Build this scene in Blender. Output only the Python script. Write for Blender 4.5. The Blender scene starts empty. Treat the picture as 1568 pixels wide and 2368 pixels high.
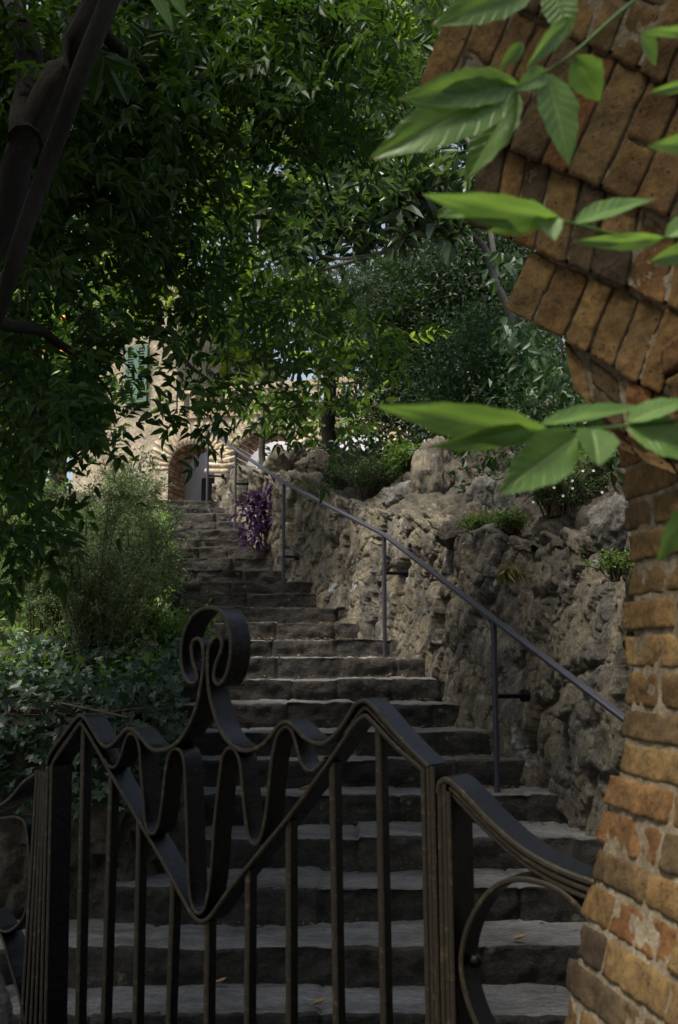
import bpy, math, random
import numpy as np
from mathutils import Vector, noise, Matrix
random.seed(7); RNG = np.random.default_rng(11)
SC = bpy.context.scene; COL = SC.collection
# ------------------------------------------------------------------ camera geometry
EYE = 1.534; TH = math.atan(532/3700); FD = 2320.6
CT, ST = math.cos(TH), math.sin(TH)
def ray(x, y):
    u = (x-784)/FD; v = (1184-y)/FD
    return np.array([u, CT-v*ST, ST+v*CT])
def P(x, y, d):
    r = ray(x, y); r = r*(d/r[1]); r[2] += EYE
    return r
def hit(x, y, q, t):
    """point where the sight line meets the vertical plane through q (x,y) with horizontal direction t"""
    r = ray(x, y); n = np.array([-t[1], t[0]])
    k = (q[0]*n[0]+q[1]*n[1])/(r[0]*n[0]+r[1]*n[1])
    p = r*k; p[2] += EYE
    return p
def nrm(v):
    v = np.asarray(v, float); return v/np.linalg.norm(v)
# ------------------------------------------------------------------ scene-graph helpers
def obj(name, me, mat=None, parent=None):
    o = bpy.data.objects.new(name, me); COL.objects.link(o)
    if mat is not None and me is not None:
        me.materials.clear(); me.materials.append(mat)
    if parent is not None: o.parent = parent
    return o
def tag(o, label=None, cat=None, group=None, kind=None):
    if label: o['label'] = label
    if cat: o['category'] = cat
    if group: o['group'] = group
    if kind: o['kind'] = kind
    return o
def thing(name, label, cat, loc=(0, 0, 0), group=None):
    o = bpy.data.objects.new(name, None); COL.objects.link(o)
    o.location = loc; o.empty_display_size = .1
    return tag(o, label, cat, group)
def part(name, me, mat, root):
    """mesh built in world coordinates, parented under root (an Empty at its base)"""
    o = obj(name, me, mat, root)
    w = Vector((0, 0, 0)); p = root
    while p is not None:
        w += p.location; p = p.parent
    me.transform(Matrix.Translation(-w))
    return o
def mesh_np(name, V, F, smooth=False):
    V = np.asarray(V, np.float32).reshape(-1, 3); F = np.asarray(F, np.int32)
    me = bpy.data.meshes.new(name); k = F.shape[1]
    me.vertices.add(len(V)); me.vertices.foreach_set('co', V.ravel())
    me.loops.add(F.size); me.loops.foreach_set('vertex_index', F.ravel())
    me.polygons.add(len(F)); me.polygons.foreach_set('loop_start', np.arange(0, F.size, k, dtype=np.int32))
    me.polygons.foreach_set('loop_total', np.full(len(F), k, np.int32))
    me.polygons.foreach_set('use_smooth', np.full(len(F), smooth))
    me.update(calc_edges=True); me.validate()
    return me
class MB:
    def __init__(s): s.v = []; s.f = []; s.sm = []
    def add(s, vs, fs, smooth=False):
        b = len(s.v); s.v += [tuple(map(float, p)) for p in vs]; s.f += [tuple(i+b for i in f) for f in fs]; s.sm += [smooth]*len(fs)
    def box(s, o, a, b, c):
        """corner o, edge vectors a b c"""
        o, a, b, c = map(np.asarray, (o, a, b, c))
        vs = [o, o+a, o+a+b, o+b, o+c, o+a+c, o+a+b+c, o+b+c]
        fs = [(0, 3, 2, 1), (4, 5, 6, 7), (0, 1, 5, 4), (1, 2, 6, 5), (2, 3, 7, 6), (3, 0, 4, 7)]
        if np.dot(np.cross(a, b), c) < 0: fs = [f[::-1] for f in fs]
        s.add(vs, fs)
    def tube(s, pts, rad, n=7, cap=True):
        pts = [np.asarray(p, float) for p in pts]
        rad = list(rad) if hasattr(rad, '__len__') else [rad]*len(pts)
        ring = []; up = np.array([.31, .23, .92])
        for i, p in enumerate(pts):
            t = nrm(pts[min(i+1, len(pts)-1)]-pts[max(i-1, 0)])
            a = np.cross(t, up)
            if np.linalg.norm(a) < .1: a = np.cross(t, [1, 0, 0])
            a = nrm(a); b = np.cross(t, a)
            ring.append([p+rad[i]*(math.cos(q)*a+math.sin(q)*b) for q in [2*math.pi*k/n for k in range(n)]])
        vs = [v for r in ring for v in r]; fs = []
        for i in range(len(pts)-1):
            for k in range(n):
                fs.append((i*n+k, i*n+(k+1) % n, (i+1)*n+(k+1) % n, (i+1)*n+k))
        s.add(vs, fs, True)
        if cap:
            s.add(ring[0], [tuple(range(n))]); s.add(ring[-1], [tuple(range(n))[::-1]])
    def mesh(s, name='m'):
        me = bpy.data.meshes.new(name); me.from_pydata(s.v, [], s.f)
        me.polygons.foreach_set('use_smooth', s.sm); me.update()
        return me
def spline(pts, n):
    """Catmull-Rom, n samples per segment"""
    p = [np.asarray(q, float) for q in pts]; p = [2*p[0]-p[1]]+p+[2*p[-1]-p[-2]]; out = []
    for i in range(1, len(p)-2):
        for k in range(n):
            t = k/n; a, b, c, d = p[i-1:i+3]
            out.append(.5*((2*b)+(c-a)*t+(2*a-5*b+4*c-d)*t*t+(3*b-a-3*c+d)*t**3))
    out.append(p[-2]); return out
def fbm(p, o=4, h=.9, l=2.1): return noise.fractal(Vector(p), h, l, o)
# ------------------------------------------------------------------ materials
def M_new(name):
    m = bpy.data.materials.new(name); m.use_nodes = True
    nt = m.node_tree; b = nt.nodes['Principled BSDF']; out = nt.nodes['Material Output']
    return m, nt, b, out
def N(nt, t, **kw):
    n = nt.nodes.new(t)
    for k, v in kw.items():
        if k in n.inputs: n.inputs[k].default_value = v
        else: setattr(n, k, v)
    return n
def ramp(nt, fac, stops):
    r = nt.nodes.new('ShaderNodeValToRGB'); e = r.color_ramp.elements
    while len(e) < len(stops): e.new(.5)
    for q, (pos, c) in zip(e, stops): q.position = pos; q.color = (*c, 1)
    nt.links.new(fac, r.inputs[0]); return r.outputs[0]
def mixc(nt, fac, a, b, mode='MIX'):
    n = nt.nodes.new('ShaderNodeMix'); n.data_type = 'RGBA'; n.blend_type = mode
    for s, v in ((0, fac), (6, a), (7, b)):
        if hasattr(v, 'links'): nt.links.new(v, n.inputs[s])
        else: n.inputs[s].default_value = v if s == 0 else (*v, 1)
    return n.outputs[2]
def noise_fac(nt, scale, detail=6, rough=.6, stretch=None, dist=0):
    tc = nt.nodes.new('ShaderNodeTexCoord'); n = nt.nodes.new('ShaderNodeTexNoise')
    n.inputs['Scale'].default_value = scale; n.inputs['Detail'].default_value = detail; n.inputs['Roughness'].default_value = rough
    n.inputs['Distortion'].default_value = dist
    src = tc.outputs['Object']
    if stretch:
        mp = nt.nodes.new('ShaderNodeMapping'); mp.inputs['Scale'].default_value = stretch
        nt.links.new(src, mp.inputs[0]); src = mp.outputs[0]
    nt.links.new(src, n.inputs['Vector']); return n.outputs['Fac']
def bump(nt, b, facs):
    prev = None
    for fac, st, dist in facs:
        n = nt.nodes.new('ShaderNodeBump'); n.inputs['Strength'].default_value = st; n.inputs['Distance'].default_value = dist
        nt.links.new(fac, n.inputs['Height'])
        if prev is not None: nt.links.new(prev, n.inputs['Normal'])
        prev = n.outputs[0]
    nt.links.new(prev, b.inputs['Normal'])
def M_stone(name, stops, scale=3, fine=30, rough=.9, stretch=None, speck=None, moss=None, bstr=.6, bdist=.02):
    m, nt, b, out = M_new(name)
    f1 = noise_fac(nt, scale, 8, .65, stretch, .3); c = ramp(nt, f1, stops)
    f2 = noise_fac(nt, fine, 8, .7, stretch)
    c = mixc(nt, .6, c, ramp(nt, noise_fac(nt, fine*3.3, 5, .75), [(.32, (.3, .3, .3)), (.5, (.9, .9, .9)), (.66, (1.7, 1.7, 1.7))]), 'MULTIPLY')
    c = mixc(nt, .75, c, ramp(nt, f2, [(.3, (.35, .35, .35)), (.5, (.9, .9, .9)), (.7, (1.5, 1.5, 1.5))]), 'MULTIPLY')
    if speck:
        f3 = noise_fac(nt, speck[0], 3, .6); c = mixc(nt, ramp(nt, f3, [(speck[1], (0, 0, 0)), (speck[1]+.06, (1, 1, 1))]), c, speck[2])
    if moss:
        f4 = noise_fac(nt, moss[0], 7, .7); c = mixc(nt, ramp(nt, f4, [(moss[1], (0, 0, 0)), (moss[1]+.1, (.85, .85, .85))]), c, moss[2])
    nt.links.new(c, b.inputs['Base Color']); b.inputs['Roughness'].default_value = rough
    b.inputs['Specular IOR Level'].default_value = .3
    bump(nt, b, [(f2, bstr, bdist), (noise_fac(nt, fine*3.5, 4, .75), bstr*.8, bdist*.3)])
    return m
def M_leaf(name, cols, trans=.35, tcol=(.25, .45, .05), rough=.42, spec=.5, veins=None):
    m, nt, b, out = M_new(name)
    g = nt.nodes.new('ShaderNodeNewGeometry')
    k = len(cols); c = ramp(nt, g.outputs['Random Per Island'], [((i+.5)/k, q) for i, q in enumerate(cols)])
    if veins:
        c = mixc(nt, .5, c, ramp(nt, noise_fac(nt, veins, 4, .6), [(.3, (.6, .6, .6)), (.7, (1.35, 1.35, 1.25))]), 'MULTIPLY')
    nt.links.new(c, b.inputs['Base Color']); b.inputs['Roughness'].default_value = rough; b.inputs['Specular IOR Level'].default_value = spec
    t = nt.nodes.new('ShaderNodeBsdfTranslucent'); tc = mixc(nt, .55, c, tcol); nt.links.new(tc, t.inputs['Color'])
    mx = nt.nodes.new('ShaderNodeMixShader'); mx.inputs[0].default_value = trans
    nt.links.new(b.outputs[0], mx.inputs[1]); nt.links.new(t.outputs[0], mx.inputs[2]); nt.links.new(mx.outputs[0], out.inputs[0])
    return m
def M_vine(name, cols):
    """leaf with midrib and side veins drawn in its own leaf coordinates (attribute luv)"""
    m = M_leaf(name, cols, .4, (.26, .44, .06), .42, .5, 14); nt = m.node_tree; b = nt.nodes['Principled BSDF']
    at = nt.nodes.new('ShaderNodeAttribute'); at.attribute_name = 'luv'; sp = nt.nodes.new('ShaderNodeSeparateXYZ'); nt.links.new(at.outputs['Vector'], sp.inputs[0])
    def mth(op, a, c):
        n = nt.nodes.new('ShaderNodeMath'); n.operation = op
        for k, v in enumerate((a, c)):
            if hasattr(v, 'links'): nt.links.new(v, n.inputs[k])
            elif v is not None: n.inputs[k].default_value = v
        return n.outputs[0]
    u, v = sp.outputs[0], mth('ABSOLUTE', sp.outputs[1], None)
    t = mth('FRACT', mth('SUBTRACT', mth('MULTIPLY', u, 9.), mth('MULTIPLY', v, 1.7)), None)
    side = ramp(nt, t, [(0, (.75,)*3), (.09, (0,)*3), (.93, (0,)*3), (1, (.75,)*3)]); mid = ramp(nt, v, [(0, (1,)*3), (.05, (.8,)*3), (.09, (0,)*3)])
    vein = mixc(nt, 1., side, mid, 'LIGHTEN')
    c0 = b.inputs['Base Color'].links[0].from_socket
    c = mixc(nt, vein, c0, (.24, .35, .1)); tip = ramp(nt, u, [(.93, (0,)*3), (.99, (1,)*3)]); c = mixc(nt, tip, c, (.25, .12, .04))
    f = noise_fac(nt, 160, 3, .6); c = mixc(nt, ramp(nt, f, [(.68, (0,)*3), (.74, (.7,)*3)]), c, (.2, .2, .05))
    nt.links.new(c, b.inputs['Base Color']); bump(nt, b, [(vein, .5, .002), (noise_fac(nt, 120, 4, .6), .3, .001)])
    return m
def M_metal(name, base, rough=.4, worn=(.1, .075, .04), amt=.6, metallic=.35, spec=.5):
    m, nt, b, out = M_new(name)
    f = noise_fac(nt, 60, 7, .7); c = mixc(nt, ramp(nt, f, [(amt, (0, 0, 0)), (amt+.12, (1, 1, 1))]), base, worn)
    nt.links.new(c, b.inputs['Base Color']); b.inputs['Metallic'].default_value = metallic; b.inputs['Specular IOR Level'].default_value = spec
    r = nt.nodes.new('ShaderNodeMapRange'); r.inputs[3].default_value = rough-.12; r.inputs[4].default_value = rough+.25
    nt.links.new(noise_fac(nt, 25, 5), r.inputs[0]); nt.links.new(r.outputs[0], b.inputs['Roughness'])
    bump(nt, b, [(noise_fac(nt, 60, 5, .7), .55, .006), (noise_fac(nt, 260, 3, .6), .4, .0015)])
    return m
def M_brick(name, cols, fine=60):
    m, nt, b, out = M_new(name); g = nt.nodes.new('ShaderNodeNewGeometry'); k = len(cols)
    c = ramp(nt, g.outputs['Random Per Island'], [((i+.5)/k, q) for i, q in enumerate(cols)])
    f2 = noise_fac(nt, fine, 8, .72); f1 = noise_fac(nt, 9, 6, .7)
    c = mixc(nt, .8, c, ramp(nt, f1, [(.3, (.35, .33, .32)), (.5, (1, 1, 1)), (.68, (1.8, 1.75, 1.5))]), 'MULTIPLY')
    c = mixc(nt, .7, c, ramp(nt, f2, [(.32, (.45, .43, .42)), (.5, (1, 1, 1)), (.68, (1.4, 1.4, 1.35))]), 'MULTIPLY')
    f5 = noise_fac(nt, 130, 2, .5); c = mixc(nt, ramp(nt, f5, [(.66, (0, 0, 0)), (.7, (1, 1, 1))]), c, (.03, .022, .015))
    nt.links.new(c, b.inputs['Base Color']); b.inputs['Roughness'].default_value = .93; b.inputs['Specular IOR Level'].default_value = .2
    bump(nt, b, [(f2, .6, .008), (f1, .6, .02)])
    return m
def M_plain(name, col, rough=.8, fine=40, var=.35, bs=.3, bd=.004):
    m, nt, b, out = M_new(name); f = noise_fac(nt, fine, 6, .65)
    c = mixc(nt, 1, col, ramp(nt, f, [(.25, (1-var,)*3), (.75, (1+var,)*3)]), 'MULTIPLY')
    nt.links.new(c, b.inputs['Base Color']); b.inputs['Roughness'].default_value = rough
    bump(nt, b, [(f, bs, bd)]); return m
MT = dict(
 rock=M_stone('rock', [(.28, (.03, .028, .025)), (.4, (.11, .1, .08)), (.5, (.21, .18, .128)), (.57, (.1, .095, .084)), (.66, (.225, .2, .155)), (.85, (.35, .325, .265))], 2.2, 26, stretch=(1, 1, .45), speck=(5, .64, (.33, .335, .33)), moss=(2.3, .6, (.055, .065, .028)), bstr=1, bdist=.03),
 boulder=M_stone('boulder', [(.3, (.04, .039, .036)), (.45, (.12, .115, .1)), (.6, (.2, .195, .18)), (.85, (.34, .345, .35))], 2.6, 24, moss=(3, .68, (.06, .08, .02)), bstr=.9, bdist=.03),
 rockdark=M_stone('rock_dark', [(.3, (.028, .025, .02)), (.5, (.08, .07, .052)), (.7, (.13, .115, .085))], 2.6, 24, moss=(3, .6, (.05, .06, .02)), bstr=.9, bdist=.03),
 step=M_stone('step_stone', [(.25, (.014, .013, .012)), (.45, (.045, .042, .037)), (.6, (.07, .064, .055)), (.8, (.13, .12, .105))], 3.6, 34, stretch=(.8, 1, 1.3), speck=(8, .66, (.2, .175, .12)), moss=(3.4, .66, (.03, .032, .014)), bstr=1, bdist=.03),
 tread=M_stone('worn_lit_tread', [(.28, (.06, .06, .058)), (.5, (.17, .168, .166)), (.75, (.29, .287, .285))], 4, 45, stretch=(.4, 1.2, 1), speck=(14, .7, (.3, .26, .18)), bstr=.9, bdist=.015),  # worn stone, lightened further to paint in skylight from above
 soil=M_stone('soil', [(.3, (.018, .014, .01)), (.6, (.045, .034, .022))], 5, 40),
 paving=M_stone('paving', [(.3, (.12, .115, .11)), (.7, (.24, .23, .22))], 3, 40),
 asphalt=M_stone('asphalt', [(.3, (.03, .03, .03)), (.7, (.065, .064, .062))], 5, 60),
 iron=M_metal('black_iron', (.002, .002, .0025), .17, (.008, .007, .006), .64, .0, .32),
 front_lit=M_metal('lit_iron_front', (.04, .031, .018), .5, (.14, .1, .045), .55, .0, .35),  # brown stands in for warm light on camera-facing iron, with some rust mottling
 rail=M_metal('rail_paint', (.05, .052, .07), .36, (.12, .12, .15), .62, .2),
 brick=M_brick('brick', [(.2, .122, .05), (.145, .09, .038), (.225, .145, .062), (.2, .085, .032), (.175, .113, .05), (.065, .048, .033), (.19, .107, .042), (.095, .067, .038)]),
 mortar=M_stone('mortar', [(.3, (.15, .12, .075)), (.5, (.24, .19, .125)), (.7, (.34, .29, .2))], 14, 60, bdist=.006, bstr=.5),
 voussoir=M_brick('voussoir', [(.42, .35, .25), (.37, .3, .21), (.45, .38, .28), (.34, .27, .18)], 25),
 reveal=M_brick('reveal_brick', [(.2, .12, .07), (.28, .18, .11), (.16, .09, .055), (.32, .23, .15)], 25),
 wall=M_stone('house_wall', [(.3, (.27, .22, .15)), (.5, (.38, .32, .23)), (.75, (.46, .4, .3))], .9, 7, bstr=.5, bdist=.02),
 white=M_plain('white_plaster', (.72, .72, .78), .85, 6, .06),
 dark=M_plain('dark_wood', (.035, .028, .022), .6, 20),
 shutter=M_plain('shutter_green', (.075, .15, .1), .55, 30, .2),
 bark=M_stone('bark_dark', [(.3, (.008, .0065, .005)), (.7, (.032, .025, .017))], 6, 40, stretch=(1, 1, .25), bdist=.02),
 barkpale=M_stone('bark_pale', [(.3, (.09, .083, .07)), (.7, (.22, .205, .185))], 8, 50, stretch=(1, 1, .4), bdist=.01),
 twig=M_stone('twig', [(.3, (.06, .042, .028)), (.7, (.15, .11, .075))], 20, 80, bdist=.005),
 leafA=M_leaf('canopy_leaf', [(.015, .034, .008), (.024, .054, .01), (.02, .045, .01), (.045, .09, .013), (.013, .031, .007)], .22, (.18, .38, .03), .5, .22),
 leafL=M_leaf('loquat_leaf', [(.045, .075, .036), (.065, .095, .045), (.035, .062, .038), (.1, .14, .04), (.05, .075, .05)], .2, (.2, .35, .05), .36, .45),
 leafO=M_leaf('olive_leaf', [(.035, .055, .025), (.055, .075, .04), (.03, .048, .022)], .25, (.2, .3, .1), .55, .25),
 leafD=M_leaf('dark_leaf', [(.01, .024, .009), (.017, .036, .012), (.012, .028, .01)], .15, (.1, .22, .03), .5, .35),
 leafM=M_leaf('laurel_leaf', [(.018, .042, .016), (.028, .058, .02), (.015, .036, .015), (.038, .07, .028)], .18, (.15, .35, .06), .5, .3),
 leafF=M_leaf('far_leaf', [(.055, .1, .015), (.09, .15, .02), (.065, .12, .018), (.16, .22, .03)], .5, (.45, .62, .04), .5, .25),
 leafW=M_leaf('shrub_leaf', [(.1, .16, .055), (.14, .19, .08), (.08, .135, .045), (.18, .2, .1), (.11, .18, .08)], .3, (.25, .38, .1), .6),
 leafB=M_leaf('bush_leaf', [(.06, .13, .02), (.09, .18, .025), (.05, .11, .02), (.12, .2, .03)], .35, (.3, .5, .05), .45),
 leafY=M_leaf('yellow_leaf', [(.22, .2, .05), (.28, .2, .06), (.16, .17, .04), (.3, .22, .09)], .3, (.4, .4, .08), .5),
 ivy=M_leaf('ivy_leaf', [(.014, .034, .016), (.02, .046, .02), (.03, .058, .028), (.016, .04, .014)], .12, (.15, .35, .06), .42, .4),
 purple=M_leaf('purple_leaf', [(.02, .009, .03), (.035, .014, .05), (.016, .008, .022), (.06, .032, .085)], .2, (.3, .08, .35), .4),
 fore=M_vine('vine_leaf', [(.11, .205, .035), (.14, .24, .045), (.095, .19, .04), (.125, .22, .065)]),
 flower=M_plain('white_petal', (.8, .78, .75), .6), orange=M_plain('orange_skin', (.75, .3, .03), .45, 80, .1),
 dry=M_leaf('dry_leaf', [(.2, .13, .05), (.3, .21, .09), (.14, .09, .04)], .2, (.4, .25, .08), .6),
)
# ------------------------------------------------------------------ leaves
T8 = np.array([(0, 0, 0), (.28, .5, .16), (.28, 0, 0), (.28, -.5, .16), (.66, .4, .05), (.66, 0, -.03), (.66, -.4, .05), (1, 0, -.12)])
F8 = np.array([(0, 2, 1), (0, 3, 2), (1, 2, 5), (1, 5, 4), (2, 3, 6), (2, 6, 5), (4, 5, 7), (5, 6, 7)])
T4 = np.array([(0, 0, 0), (.5, .5, .12), (1, 0, -.05), (.5, -.5, .12)]); F4 = np.array([(0, 2, 1), (0, 3, 2)])
IV = np.array([(0, 0, 0), (-.12, .3, .03), (.1, .62, .0), (.28, .3, .05), (.6, .42, 0), (.66, .2, .03), (1, 0, -.06), (.66, -.2, .03), (.6, -.42, 0), (.28, -.3, .05), (.1, -.62, 0), (-.12, -.3, .03), (.35, 0, -.04)])
FI = np.array([(12, (i+1) % 12, i) for i in range(12)])
def frames(ax, up):
    """orthonormal frames for N leaves: ax direction, up hint"""
    ax = ax/np.linalg.norm(ax, axis=1, keepdims=True)
    ay = np.cross(up, ax); ay /= np.maximum(np.linalg.norm(ay, axis=1, keepdims=True), 1e-6)
    return ax, ay, np.cross(ax, ay)
def leaf_mesh(pos, ax, up, L, W, T=T4, F=F4, name='leaves'):
    ax, ay, az = frames(ax, up); L = np.broadcast_to(L, len(pos)); W = np.broadcast_to(W, len(pos))
    V = pos[:, None] + T[None, :, 0, None]*(ax*L[:, None])[:, None] + T[None, :, 1, None]*(ay*W[:, None])[:, None] + T[None, :, 2, None]*(az*L[:, None])[:, None]
    FF = F[None] + (np.arange(len(pos))*len(T))[:, None, None]
    return mesh_np(name, V, FF.reshape(-1, 3))
def rdir(n, spread=1., bias=(0, 0, 0)):
    v = RNG.normal(size=(n, 3))*spread+np.array(bias); return v/np.linalg.norm(v, axis=1, keepdims=True)
def compound(orig, ax, up, L, pairs=4, leaflet=.085, wr=.36):
    """pinnate leaves: returns leaflet arrays (pos, axis, up, length, width)"""
    ax, ay, az = frames(ax, up); n = len(orig); A = []
    L = np.broadcast_to(L, n)
    for k in range(pairs):
        t = .3+.62*k/max(pairs-1, 1)
        base = orig+ax*(L*t)[:, None]-np.array([0, 0, 1])*(L*.22*t*t)[:, None]
        for sg in (1, -1):
            d = ax*.62+ay*sg*.8+RNG.normal(size=(n, 3))*.12; d[:, 2] -= .25
            A.append((base, d, az+RNG.normal(size=(n, 3))*.25, leaflet*(.8+.4*RNG.random(n))*(1-.25*abs(t-.6))))
    base = orig+ax*(L*.95)[:, None]-np.array([0, 0, 1])*(L*.2)[:, None]
    d = ax+RNG.normal(size=(n, 3))*.12; d[:, 2] -= .35
    A.append((base, d, az+RNG.normal(size=(n, 3))*.2, leaflet*(1+.3*RNG.random(n))))
    pos, d, u, l = (np.concatenate([a[i] for a in A]) for i in range(4))
    return pos, d, u, l, l*wr
def in_blobs(n, blobs):
    """n points in ellipsoids given as (xD, yD, depth, half-width px, half-height px, half-depth m)"""
    w = np.array([b[3]*b[4]*(b[6] if len(b) > 6 else 1) for b in blobs], float); idx = RNG.choice(len(blobs), n, p=w/w.sum())
    out = np.empty((n, 3))
    for i, k in enumerate(idx):
        x, y, d, rx, ry, rd = blobs[k][:6]
        while True:
            q = RNG.uniform(-1, 1, 3)
            if (q*q).sum() < 1: break
        out[i] = P(x+q[0]*rx, y+q[1]*ry, d+q[2]*rd)
    return out
def clump(n, per, blobs, r):
    c = in_blobs(n, blobs); return np.repeat(c, per, 0)+RNG.normal(size=(n*per, 3))*r
def jitter_path(pts, n=6, amp=.03, seed=0):
    s = spline(pts, n); return [p+amp*np.array([noise.noise(Vector(p*2+seed)), noise.noise(Vector(p*2+seed+9)), noise.noise(Vector(p*2+seed+17))]) for p in s]
# ------------------------------------------------------------------ ground and stairs
DN = [4.15, 4.50, 4.91, 5.35, 5.85, 6.20, 6.50, 6.92, 7.44, 7.97, 8.42, 8.75, 9.15, 9.64, 10.08, 10.47, 10.75, 11.13, 11.62, 11.95, 12.33, 12.72, 13.18, 13.58, 14.1]
RISE = .1519
def zs(i): return RISE*(i+1)
def z_at(d):
    return float(np.interp(d, [3.7]+DN[:24], [0]+[zs(i) for i in range(24)]))
ends = {4: 1982, 5: 1882, 6: 1777, 7: 1683, 8: 1594, 9: 1510, 11: 1317, 12: 1250, 13: 1166, 14: 1113, 15: 1039, 16: 998, 19: 880, 20: 863, 21: 842, 22: 830, 23: 809}
foot = [(d, (x*.62720-784)/FD*d*1.0) for i, x in ends.items() for d in [DN[i]]]
foot = [(2.6, foot[0][1]+.33*(DN[4]-2.6))]+foot+[(14.3, foot[-1][1]-.25)]
FDp, FXp = zip(*foot)
def wall_x(d): return float(np.interp(d, FDp, FXp))
def left_x(d): return -.72-.2*(d-5)
g = MB(); g.add([(-300, -120, 0), (300, -120, 0), (300, 500, 0), (-300, 500, 0)], [(0, 1, 2, 3)])
tag(obj('ground', g.mesh(), MT['asphalt']), kind='structure')
stairs = thing('stone_staircase', 'long flight of rough weathered stone steps climbing between rock wall and shrubs', 'stairs', (0, 4.15, 0))
def make_step(i):
    d0, d1 = DN[i], DN[i+1]+.06; z1 = zs(i); z0 = z1-RISE-.03
    xr = wall_x(d0)+.45; xl = (-2.6 if i < 2 else left_x(d0)-.4)
    yaw = .012+.012*i/10 if i > 3 else 0
    nx = int((xr-xl)/.018); prof = []
    for k in range(8): prof.append((0, z0+(z1-.012-z0)*k/7, 0))
    prof += [(.004, z1-.004, .5), (.014, z1, 1)]
    for k in range(1, 9): prof.append((.014+(d1-d0-.014)*k/8, z1, 1))
    rs = np.random.default_rng(100+i); jx = []; x = xl+.2
    while x < xr: x += rs.uniform(.28, .62); jx.append(x)
    off = rs.uniform(-.022, .022, len(jx)+1); dz = rs.uniform(-.012, .008, len(jx)+1)
    V = []; F = []
    for a in range(nx+1):
        x = xl+(xr-xl)*a/nx; b = sum(x > j for j in jx); near = min(abs(x-j) for j in jx)
        gro = max(0, 1-near/.016)*.022
        for (py, pz, tread) in prof:
            y = d0+py+yaw*(x-xr)*(.6 if i > 3 else 0); q = Vector((x*1.0, y, pz))
            n1 = fbm((x*2.2+i*7, y*2, pz*5), 4)*.02; n2 = fbm((x*9, y*9+i*3, pz*13), 5)*.017; n3 = noise.ridged_multi_fractal(Vector((x*5+i, pz*22, y*6)), 1, 2, 4, 1, 2)*.006
            sag = .03*math.sin((x-xl)/(xr-xl)*math.pi)*(i > 5)
            front = n1+n2+n3-.01+off[b]-gro
            up = fbm((x*3+i*5, y*3, 3), 3)*.012+fbm((x*14, y*14, 1), 3)*.007+dz[b]-gro*.5
            V.append((x, y-(1-tread*.85 if py < .03 else 0)*front-(.0 if py > .03 else 0), pz+tread*up if tread else pz+(pz-z0)/(z1-z0)*up))
    n = len(prof)
    for a in range(nx):
        for k in range(n-1): F.append((a*n+k, (a+1)*n+k, (a+1)*n+k+1, a*n+k+1))
    me = mesh_np('step', V, F, True); part('step', me, MT['step'], stairs); me.materials.append(MT['tread'])  # risers painted darker and treads paler, as if lit from above
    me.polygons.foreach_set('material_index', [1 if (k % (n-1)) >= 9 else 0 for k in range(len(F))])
for i in range(24): make_step(i)
# ------------------------------------------------------------------ rock walls
def facets(v, amp, tilt, crack):
    """cracked angular plates: each cell has its own height and its own tilt"""
    dd, pp = noise.voronoi(v); c = pp[0]; h = noise.cell(c*3.7); e = dd[1]-dd[0]
    k = Vector((noise.cell(c*5.1+Vector((3, 0, 0)))-.5, noise.cell(c*5.1+Vector((0, 7, 0)))-.5, noise.cell(c*5.1+Vector((0, 0, 9)))-.5))
    return amp*(h-.5)+tilt*k.dot(v-c)-crack*math.exp(-e*e*90)
def rockiness(p, s=1.0):
    v = Vector((p[0]*2.4*s, p[1]*2.4*s, p[2]*1.15*s)); w = Vector((fbm(v*1.2, 4), fbm(v*1.2+Vector((5, 5, 5)), 4), fbm(v*1.2+Vector((9, 1, 3)), 4)))
    a = facets(v*1.2+w*.3, .055, .025, .04)+facets(v*2.8+w*.5, .014, .014, .014)+facets(v*6.5+w, .006, .009, .006)
    b = noise.ridged_multi_fractal(Vector((p[0]*10*s, p[1]*10*s, p[2]*1.6*s)), .9, 2.1, 5, 1., 2.)*.016-.016
    c = fbm((p[0]*19*s, p[1]*19*s, p[2]*7*s), 5, .6)*.006 + fbm((p[0]*1.1, p[1]*1.1, p[2]*.8), 3)*.1 + noise.ridged_multi_fractal(Vector((p[0]*26, p[1]*26, p[2]*9)), .9, 2.1, 3, 1., 2.)*.008
    return a+b+c
def sheet(pts_fn, nu, nv):
    V = [pts_fn(i/nu, j/nv) for i in range(nu+1) for j in range(nv+1)]
    F = [(i*(nv+1)+j, (i+1)*(nv+1)+j, (i+1)*(nv+1)+j+1, i*(nv+1)+j+1) for i in range(nu) for j in range(nv)]
    return V, F
top_tab = []
for x, y in ((1460, 1165), (1360, 1195), (1280, 1215), (1180, 1228), (1080, 1248), (1000, 1250), (940, 1205), (880, 1180), (800, 1165), (720, 1165), (660, 1120), (620, 1090), (560, 1095), (520, 1088)):
    ds = np.linspace(3, 14.2, 300); k = np.argmin([abs(784+FD*wall_x(d)/d-x) for d in ds]); d = ds[k]
    top_tab.append((d, P(x, y, d)[2]))
top_tab.sort(); top_tab = [(2.6, 1.9)]+top_tab+[(14.3, top_tab[-1][1])]
def wall_top(d):
    return float(np.interp(d, [a for a, b in top_tab], [b for a, b in top_tab]))
def rw(u, v):
    d = 2.6+(14.3-2.6)*u**1.15; x = wall_x(d); zb = z_at(d)-.25; zt = wall_top(d)+.08*fbm((d*2.2, 3, 1), 3)
    vv = v*1.12
    z = zb+(zt-zb)*min(vv, 1); lean = .1*(z-zb); back = max(0, vv-1)/.12*.35
    q = np.array([x+lean, d, z]); q2 = q+np.array([.94, .33, 0])*back
    if vv > 1: q2[2] += .02
    k = rockiness(q2); nn = np.array([-.94, -.33, .0]); 
    if vv > .93: nn = nrm(nn+np.array([0, 0, (vv-.93)*8]))
    k *= .8+.4*v
    return q2+nn*k
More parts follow.
